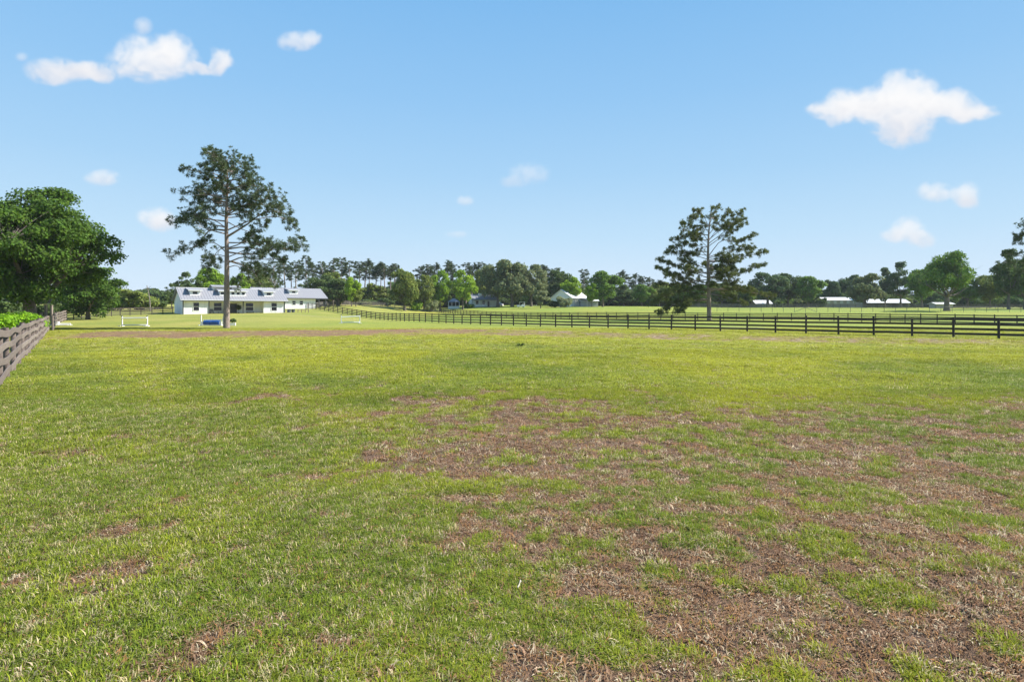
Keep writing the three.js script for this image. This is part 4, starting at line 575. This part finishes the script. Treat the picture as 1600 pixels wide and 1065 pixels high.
{ // porch furniture and door plants
  const grey = mat(0.2, 0.21, 0.22), metal = mat(0.1, 0.1, 0.1, { metalness: 0.4, roughness: 0.5 });
  for (const [x, lab] of [[5.15, 'grey porch armchair beside the bay wall'], [7.55, 'grey porch armchair beside the front door plant']]) { const t = thing('porch_chair', lab, 'chair', onPorch(x, -1.2), TURN, 'porch armchairs'); part('seat', bx(0.65, 0.14, 0.6, 0, 0.42, 0), grey, t); part('backrest', bx(0.65, 0.55, 0.12, 0, 0.72, -0.26), grey, t); for (const s of [-1, 1]) { part('armrest', bx(0.08, 0.08, 0.6, s * 0.32, 0.64, 0), grey, t); for (const z of [-0.25, 0.25]) part('leg', bx(0.06, 0.36, 0.06, s * 0.28, 0.18, z), metal, t); } }
  { const t = thing('porch_table', 'small low table between the porch armchairs', 'table', onPorch(6.35, -1.0), TURN); part('tabletop', cyl(0.45, 0.45, 0.05, 16).translate(0, 0.5, 0), grey, t); part('stem', cyl(0.05, 0.05, 0.48).translate(0, 0.24, 0), metal, t); part('base', cyl(0.3, 0.3, 0.03, 12).translate(0, 0.015, 0), metal, t); }
  { const t = thing('porch_bench', 'dark bench on the porch below the window', 'bench', onPorch(12.2, -1.5), TURN); part('seat', bx(1.4, 0.07, 0.4, 0, 0.45, 0), metal, t); part('rail', bx(1.3, 0.06, 0.05, 0, 0.2, 0), metal, t); for (const x of [-0.6, 0.6]) part('leg', bx(0.08, 0.42, 0.36, x, 0.21, 0), metal, t); }
  const fol = broadleaf({ seed: 930, R: 0.42, H: 1.5, base: 0.5, trunkR: 0.035, lobes: 12, lobeR: 0.17, leaves: 520, len: 0.2, wid: 0.06, droop: 0.4 });
  for (const [x, lab] of [[8.0, 'potted plant on the porch between the door and the lone pine trunk'], [10.05, 'potted plant on the porch between the door and the dark post']]) { const t = thing('potted_plant', lab, 'plant', onPorch(x, -1.5), TURN, 'potted plants by the front door'); part('pot', cyl(0.2, 0.14, 0.34, 12).translate(0, 0.17, 0), metal, t); part('stem', fol.wood, M.oakBark, t).position.y = 0.3; part('foliage', fol.crown, M.dark, t).position.y = 0.3; }
  const bin = thing('wheeled_bin', 'dark blue grey wheeled bin at the farmhouse corner', 'bin', onPorch(19.6, -0.6, -0.12), TURN + 0.2), bm = mat(0.07, 0.085, 0.10, { roughness: 0.6 });
  part('body', new THREE.CylinderGeometry(0.44, 0.34, 1.0, 4, 1).rotateY(Math.PI / 4).translate(0, 0.56, 0), bm, bin); part('lid', bx(0.68, 0.08, 0.74, 0, 1.09, 0), bm, bin); for (const s of [-1, 1]) part('wheel', cyl(0.11, 0.11, 0.06, 12).rotateZ(Math.PI / 2).translate(s * 0.3, 0.11, -0.3), doorM, bin); part('handle', bx(0.5, 0.05, 0.06, 0, 1.06, -0.4), bm, bin);
  const b2 = copy(bin, 'dark blue grey wheeled bin beside the low picket enclosure'); b2.position.set(...onPorch(20.55, -0.9, -0.12)); b2.rotation.y = TURN - 0.1;
  const f = thing('low_fence', 'short post and rail enclosure at the farmhouse corner', 'fence', onPorch(21.4, -0.4, -0.2), TURN); for (const x of [0, 0.75, 1.5, 2.2]) part('post', bx(0.1, 1.2, 0.1, x, 0.6, 0), greyWood[1], f); for (const y of [0.4, 1.1]) part('rail', bx(2.3, 0.1, 0.04, 1.1, y, 0.08), greyWood[0], f);
}

// ---------------------------------------------------------------- buildings beyond the pastures
const farAt = (px, d) => { const x = wx(px, d); return [x, land(x, d), -d]; };
function simpleHouse(name, label, px, d, turn, W, Dp, Hw, rise, wallM, rM, extras) {
  const o = thing(name, label, 'building', farAt(px, d), turn), B = -1;
  part('wall', boxUV(bx(W, Hw - B, 0.2, 0, (Hw + B) / 2, Dp / 2 - 0.1)), wallM, o); part('wall', boxUV(bx(W, Hw - B, 0.2, 0, (Hw + B) / 2, -Dp / 2 + 0.1)), wallM, o);
  for (const s of [-1, 1]) { const sh = new THREE.Shape([[-Dp / 2, B], [-Dp / 2, Hw], [0, Hw + rise - 0.12], [Dp / 2, Hw], [Dp / 2, B]].map(p => new THREE.Vector2(...p))); part('gable_wall', boxUV(new THREE.ExtrudeGeometry(sh, { depth: 0.2, bevelEnabled: false }).rotateY(-Math.PI / 2).translate(s * (W / 2 - 0.1) + 0.1, 0, 0)), wallM, o); }
  for (const s of [-1, 1]) { const q = roofSlab(o, -W / 2 - 0.4, W / 2 + 0.4, s * (Dp / 2 + 0.5), Hw - 0.15, 0, Hw + rise, 0.12, false); q.material = rM; }
  extras?.(o); return o;
}
const whiteRoof = mat(0.72, 0.72, 0.74, { roughness: 0.5 }), greyRoof = mat(0.21, 0.215, 0.235), stableWall = mat(0.40, 0.39, 0.375);
simpleHouse('cottage', 'white cottage with grey roof and low dormer under the live oak', 754, 222, 0.25, 9.5, 8, 2.6, 2.1, white, greyRoof, o => {
  part('chimney_dormer', [bx(1.2, 1.0, 1.4, -1.2, 4.6, 0.6), bx(1.2, 1.0, 1.4, 1.4, 4.6, 0.6)], white, o);
  for (const x of [-2.9, -0.4]) windowPart(o, x, 1.5, 4.03, 0.9, 1.2); part('door', bx(1.0, 2.0, 0.08, 1.6, 1.0, 4.03), doorM, o);
  const ph = part('porch_roof', bx(6.5, 0.14, 2.4, -1.6, 2.5, 5.1), greyRoof, o); for (const x of [-4.6, -2.4, -0.2, 1.5]) part('porch_post', bx(0.14, 2.5, 0.14, x, 1.2, 6.1), white, ph); part('porch_rail', bx(4.4, 0.6, 0.06, -2.4, 0.35, 6.1), white, ph);
});
{ const o = thing('gazebo', 'open white gazebo with grey hipped roof beside the cottage', 'gazebo', farAt(709, 214), 0.1); part('roof', new THREE.CylinderGeometry(0.5, 3.3, 1.3, 4).rotateY(Math.PI / 4).translate(0, 3.1, 0), greyRoof, o); for (const x of [-2, -0.7, 0.7, 2]) for (const z of [-2, 2]) part('post', bx(0.14, 2.6, 0.14, x, 1.25, z), white, o); part('railing', [bx(4.1, 0.8, 0.08, 0, 0.5, 2.0), bx(0.08, 0.8, 4.1, 2.0, 0.5, 0), bx(0.08, 0.8, 4.1, -2.0, 0.5, 0)], white, o); part('floor', bx(4.3, 0.5, 4.3, 0, -0.15, 0), white, o); part('screen', bx(3.9, 1.5, 0.03, 0, 1.75, -2.0), mat(0.06, 0.06, 0.07), o); }
simpleHouse('metal_barn', 'white metal barn with steep gable and lean-to behind the shrubs', 890, 214, 0.9, 11, 9.5, 3.0, 3.2, white, whiteRoof, o => { part('lean_to_roof', bx(7, 0.12, 4).rotateX(0.12).translate(2, 2.9, 6.6), whiteRoof, o); for (const x of [-1.2, 2, 5.2]) part('lean_to_post', bx(0.16, 3, 0.16, x, 1.3, 8.3), white, o); part('barn_door', bx(2.6, 2.6, 0.1, -3.2, 1.3, 4.83), dim, o); });
simpleHouse('metal_shed', 'small white shed with flat pale roof beside the metal barn', 918, 212, 0.2, 7, 4, 2.2, 0.5, dim, whiteRoof);
simpleHouse('stable', 'grey stable with white roof at the fence beyond the pasture', 1313, 228, -0.1, 15, 7, 2.8, 1.1, stableWall, whiteRoof, o => { for (const x of [-6, -3.6, -1.2, 1.2, 3.6, 6]) part('stall_door', bx(1.1, 1.1, 0.06, x, 1.9, 4.04), dim, o); });
simpleHouse('stable', 'long low stable with dark open front and white roof behind the broad oak', 1372, 232, -0.08, 20, 7, 1.9, 1.4, stableWall, whiteRoof, o => { o.remove(o.children[0]); for (let x = -9.6; x <= 9.7; x += 3.2) part('post', bx(0.18, 3, 0.18, x, 0.4, 3.35), stableWall, o); for (let x = -6.4; x <= 6.5; x += 3.2) part('stall_partition', bx(0.1, 2.4, 6.4, x, 0.6, 0), stableWall, o); part('loft', bx(19.4, 0.1, 6.4, 0, 1.88, 0), stableWall, o); });
simpleHouse('field_shelter', 'small low field shelter with white roof behind the pasture oak', 1471, 196, 0.05, 6.2, 3, 1.5, 0.4, stableWall, whiteRoof);
simpleHouse('metal_shed', 'pale roofed shed glimpsed below the big dark oak', 1189, 244, 0.1, 7, 5, 1.6, 1.4, dim, whiteRoof);

// ---------------------------------------------------------------- vehicles by the cottage
const tyreM = mat(0.02, 0.02, 0.02, { roughness: 0.9 }), hubM = mat(0.5, 0.5, 0.52, { metalness: 0.6, roughness: 0.35 });
function wheel(o, x, z, r, w) { const q = part('wheel', new THREE.TorusGeometry(r * 0.72, r * 0.28, 8, 18).scale(1, 1, w / (r * 0.56)).translate(x, r, z), tyreM, o); part('hub', cyl(r * 0.5, r * 0.5, w * 0.8, 12).rotateX(Math.PI / 2).translate(x, r, z), hubM, q); }
{
  const o = thing('golf_cart', 'white golf cart with canopy parked on the lawn below the live oaks', 'golf cart', farAt(814, 203), 0.15), w = mat(0.80, 0.80, 0.79, { roughness: 0.35 });
  const s = new THREE.Shape([[-1.35, 0.32], [-1.35, 0.78], [-1.1, 0.86], [-0.75, 0.82], [-0.62, 0.5], [-0.1, 0.45], [0.0, 0.78], [1.3, 0.86], [1.35, 0.36]].map(p => new THREE.Vector2(...p)));
  part('body', new THREE.ExtrudeGeometry(s, { depth: 1.1, bevelEnabled: true, bevelSize: 0.05, bevelThickness: 0.05, bevelSegments: 2 }).translate(0, 0, -0.55), w, o);
  part('seat', [bx(0.55, 0.16, 1.0, 0.32, 0.9, 0), bx(0.14, 0.5, 1.0, 0.66, 1.15, 0), bx(0.5, 0.14, 1.0, 1.0, 0.93, 0)], w, o);
  part('canopy', bx(2.0, 0.08, 1.25, 0.4, 1.95, 0), w, o); for (const x of [-0.55, 1.3]) for (const z of [-0.55, 0.55]) part('canopy_post', bar([x * 0.98, 0.75, z], [x * 0.9, 1.93, z], 0.035), w, o);
  part('steering_wheel', new THREE.TorusGeometry(0.17, 0.02, 6, 14).rotateY(1.1).translate(-0.35, 1.05, -0.25), tyreM, o);
  for (const x of [-0.9, 0.85]) for (const z of [-0.5, 0.5]) wheel(o, x, z, 0.26, 0.2); for (const z of [-0.35, 0.35]) part('headlight', new THREE.SphereGeometry(0.08, 8, 6).translate(-1.4, 0.66, z), glass, o);
}
{
  const o = thing('parked_car', 'white car parked beside the gable of the white cottage', 'car', farAt(777, 220), -0.5), w = mat(0.74, 0.75, 0.76, { roughness: 0.3 });
  const body = new THREE.Shape([[-2.3, 0.35], [-2.32, 0.78], [-1.3, 0.98], [1.7, 1.0], [2.25, 0.88], [2.3, 0.38]].map(p => new THREE.Vector2(...p))), cab = new THREE.Shape([[-1.15, 0.98], [-0.45, 1.55], [1.0, 1.58], [1.75, 1.0]].map(p => new THREE.Vector2(...p)));
  const e = (s, dp, b) => new THREE.ExtrudeGeometry(s, { depth: dp, bevelEnabled: true, bevelSize: b, bevelThickness: b, bevelSegments: 2 }).translate(0, 0, -dp / 2);
  part('body', e(body, 1.6, 0.07), w, o); part('cabin', e(cab, 1.4, 0.05), glass, o); part('roof_panel', bx(1.3, 0.05, 1.35, 0.28, 1.64, 0), w, o);
  for (const x of [-1.45, 1.4]) for (const z of [-0.8, 0.8]) wheel(o, x, z, 0.34, 0.22); for (const z of [-0.6, 0.6]) { part('headlight', bx(0.06, 0.14, 0.3, -2.38, 0.72, z), glass, o); part('tail_light', bx(0.06, 0.16, 0.25, 2.36, 0.75, z), mat(0.3, 0.01, 0.01), o); }
}

// ---------------------------------------------------------------- riding jumps
const jumpWhite = mat(0.80, 0.79, 0.75, { roughness: 0.55 }), jumpBlue = mat(0.015, 0.07, 0.26, { roughness: 0.35 });
function jump(label, px, d, turn, W, bars) {
  const o = thing('riding_jump', label, 'jump', farAt(px, d), turn);
  for (const s of [-1, 1]) { const st = part('jump_stand', bx(0.1, 1.15, 0.1, s * W / 2, 0.6, 0), jumpWhite, o); part('foot', [bx(0.1, 0.08, 0.8, s * W / 2, 0.04, 0), bx(0.5, 0.08, 0.1, s * (W / 2 + 0.02), 0.04, 0.3)], jumpWhite, st); part('cup', bx(0.1, 0.12, 0.14, s * W / 2, 1.15, 0.0), darkTrim, st); }
  for (const [y, y2] of bars) part('pole', bar([-W / 2, y, 0.1], [W / 2, y2, 0.1], 0.075, 10), jumpWhite, o);
  return o;
}
jump('white jump of two poles on the slope beside the bare end of the riding track', 210, 65, 0.05, 2.75, [[0.92, 0.95], [0.14, 0.14]]);
jump('white jump of two poles near the dark fence below the garage', 547.5, 80, 0.12, 2.5, [[0.86, 0.98], [0.12, 0.16]]);
{
  const o = thing('barrel_jump', 'low jump of blue barrels with white ends beside the lone pine trunk', 'jump', farAt(331, 68), 0.0);
  for (const x of [-0.48, 0.46]) { const b = part('barrel', new THREE.LatheGeometry([[0, -0.46], [0.27, -0.46], [0.285, -0.43], [0.27, -0.4], [0.275, -0.15], [0.295, -0.13], [0.275, -0.11], [0.275, 0.11], [0.295, 0.13], [0.275, 0.15], [0.27, 0.4], [0.285, 0.43], [0.27, 0.46], [0, 0.46]].map(p => new THREE.Vector2(...p)), 20).rotateZ(Math.PI / 2).translate(x, 0.33, 0), jumpBlue, o); }
  part('rail', bx(2.6, 0.09, 0.12, 0.05, 0.66, -0.3), jumpWhite, o); part('base_rail', bx(2.4, 0.08, 0.12, 0, 0.05, 0.34), jumpWhite, o);
  for (const x of [-1.35, 1.25]) { const st = part('jump_stand', bx(0.09, x < 0 ? 1.25 : 1.0, 0.09, x, x < 0 ? 0.62 : 0.5, -0.1), jumpWhite, o); part('foot', [bx(0.1, 0.1, 0.9, x, 0.05, 0), bx(0.3, 0.35, 0.1, x + (x < 0 ? 0.2 : -0.2), 0.3, 0.1)], jumpWhite, st); }
}
{
  const o = thing('planter_box', 'dark leafy filler box standing just past the lone pine trunk', 'planter', farAt(363.5, 68.5), 0.2), f = broadleaf({ seed: 940, R: 0.38, H: 0.95, base: 0.3, trunkR: 0.03, lobes: 12, lobeR: 0.18, leaves: 700, len: 0.12, wid: 0.05 });
  part('box', bx(0.6, 0.34, 0.3, 0, 0.17, 0), jumpWhite, o); part('foliage', f.crown, M.dark, o); part('stem', f.wood, M.oakBark, o);
}
{
  const r = rng(55);
  const o = thing('pole_pile', 'white jump poles lying on the grass by the fence corner', 'poles', farAt(94, 66), 0.2);
  for (let k = 0; k < 4; k++) part('pole', bar([-0.9 + r() * 0.2, 0.08 + (k > 2 ? 0.13 : 0), (k % 3 - 1) * 0.2], [0.8 + r() * 0.3, 0.08 + (k > 2 ? 0.13 : 0), (k % 3 - 1) * 0.22], 0.06, 8), jumpWhite, o);
  part('block', bx(0.5, 0.3, 0.35, -0.45, 0.28, -0.05), jumpWhite, o);
}
// bare poles and posts
{
  const t = thing('bare_pole', 'pale bare pole leaning in the hedge row', 'pole', farAt(233, 122), 0); const m = new MB(); m.limb([[0.2, -0.3, 0], [0, 3, 0], [-0.55, 5.6, 0]], 0.14, 0.07, 7, 6); part('shaft', m.geo(), M.paleBark, t); const q = new MB(); q.limb([[-0.4, 4.9, 0], [0.5, 5.5, 0.2]], 0.05, 0.02, 5, 2); part('stub', q.geo(), M.paleBark, t);
  for (const [px, d, h, lab] of [[71, 62, 2.5, 'tall pale gate post beside the shade tree trunk'], [80, 66, 2.4, 'tall pale gate post behind the fence corner'], [64, 60, 1.7, 'shorter pale post beside the shade tree trunk']]) { const p = thing('gate_post', lab, 'post', farAt(px, d), 0, null); part('shaft', bx(0.2, h, 0.2, 0, h / 2 - 0.1, 0), greyWood[2], p); part('post_cap', bx(0.26, 0.06, 0.26, 0, h - 0.07, 0), greyWood[0], p); }
}
// small things in the field
{
  const t = thing('weed_tuft', 'single dark weed standing out in the middle of the field', 'plant', farAt(813, 31), 0), m = new MB(), r = rng(66);
  for (let k = 0; k < 90; k++) { const a = r() * 6.283, d = V3(Math.cos(a), 0.35 + r() * 0.9, Math.sin(a)).normalize(), s = V3c(d, V3(0, 1, 0)).normalize(), v = 0.6 + r() * 0.6; m.leaf(V3(Math.cos(a) * 0.08 * r(), 0, Math.sin(a) * 0.08 * r()), d, s, 0.16 + r() * 0.14, 0.018, [v, v, v]); }
  part('leaves', m.geo(), M.dark, t);
  const bone = mat(0.46, 0.4, 0.32), st = thing('dry_stick', 'short bleached stick lying on the bare brown patch', 'stick', [0.05, land(0.05, 4.15) + 0.012, -4.15], 1.25), q = new MB(); q.limb([[-0.038, 0, 0], [0, 0.008, 0.003], [0.042, 0.02, -0.002]], 0.0075, 0.005, 6, 4); part('shaft', q.geo(), bone, st); const q2 = new MB(); q2.limb([[0.012, 0.01, 0], [0.032, 0.022, 0.012]], 0.004, 0.002, 5, 2); part('stub', q2.geo(), bone, st);
  const f = tag(shadowed(new THREE.Mesh(new THREE.IcosahedronGeometry(0.009, 1).scale(1.2, 0.7, 1), bone)), 'tiny pale pebble on the bare brown patch', 'pebble'); f.name = 'pebble'; f.position.set(0.015, land(0.015, 3.42) + 0.008, -3.42); scene.add(f);
}

scene.fog = new THREE.FogExp2(new THREE.Color(0.86, 0.92, 1.0), 0.00014);   // thin summer haze over the far pastures
renderer.render(scene, camera);
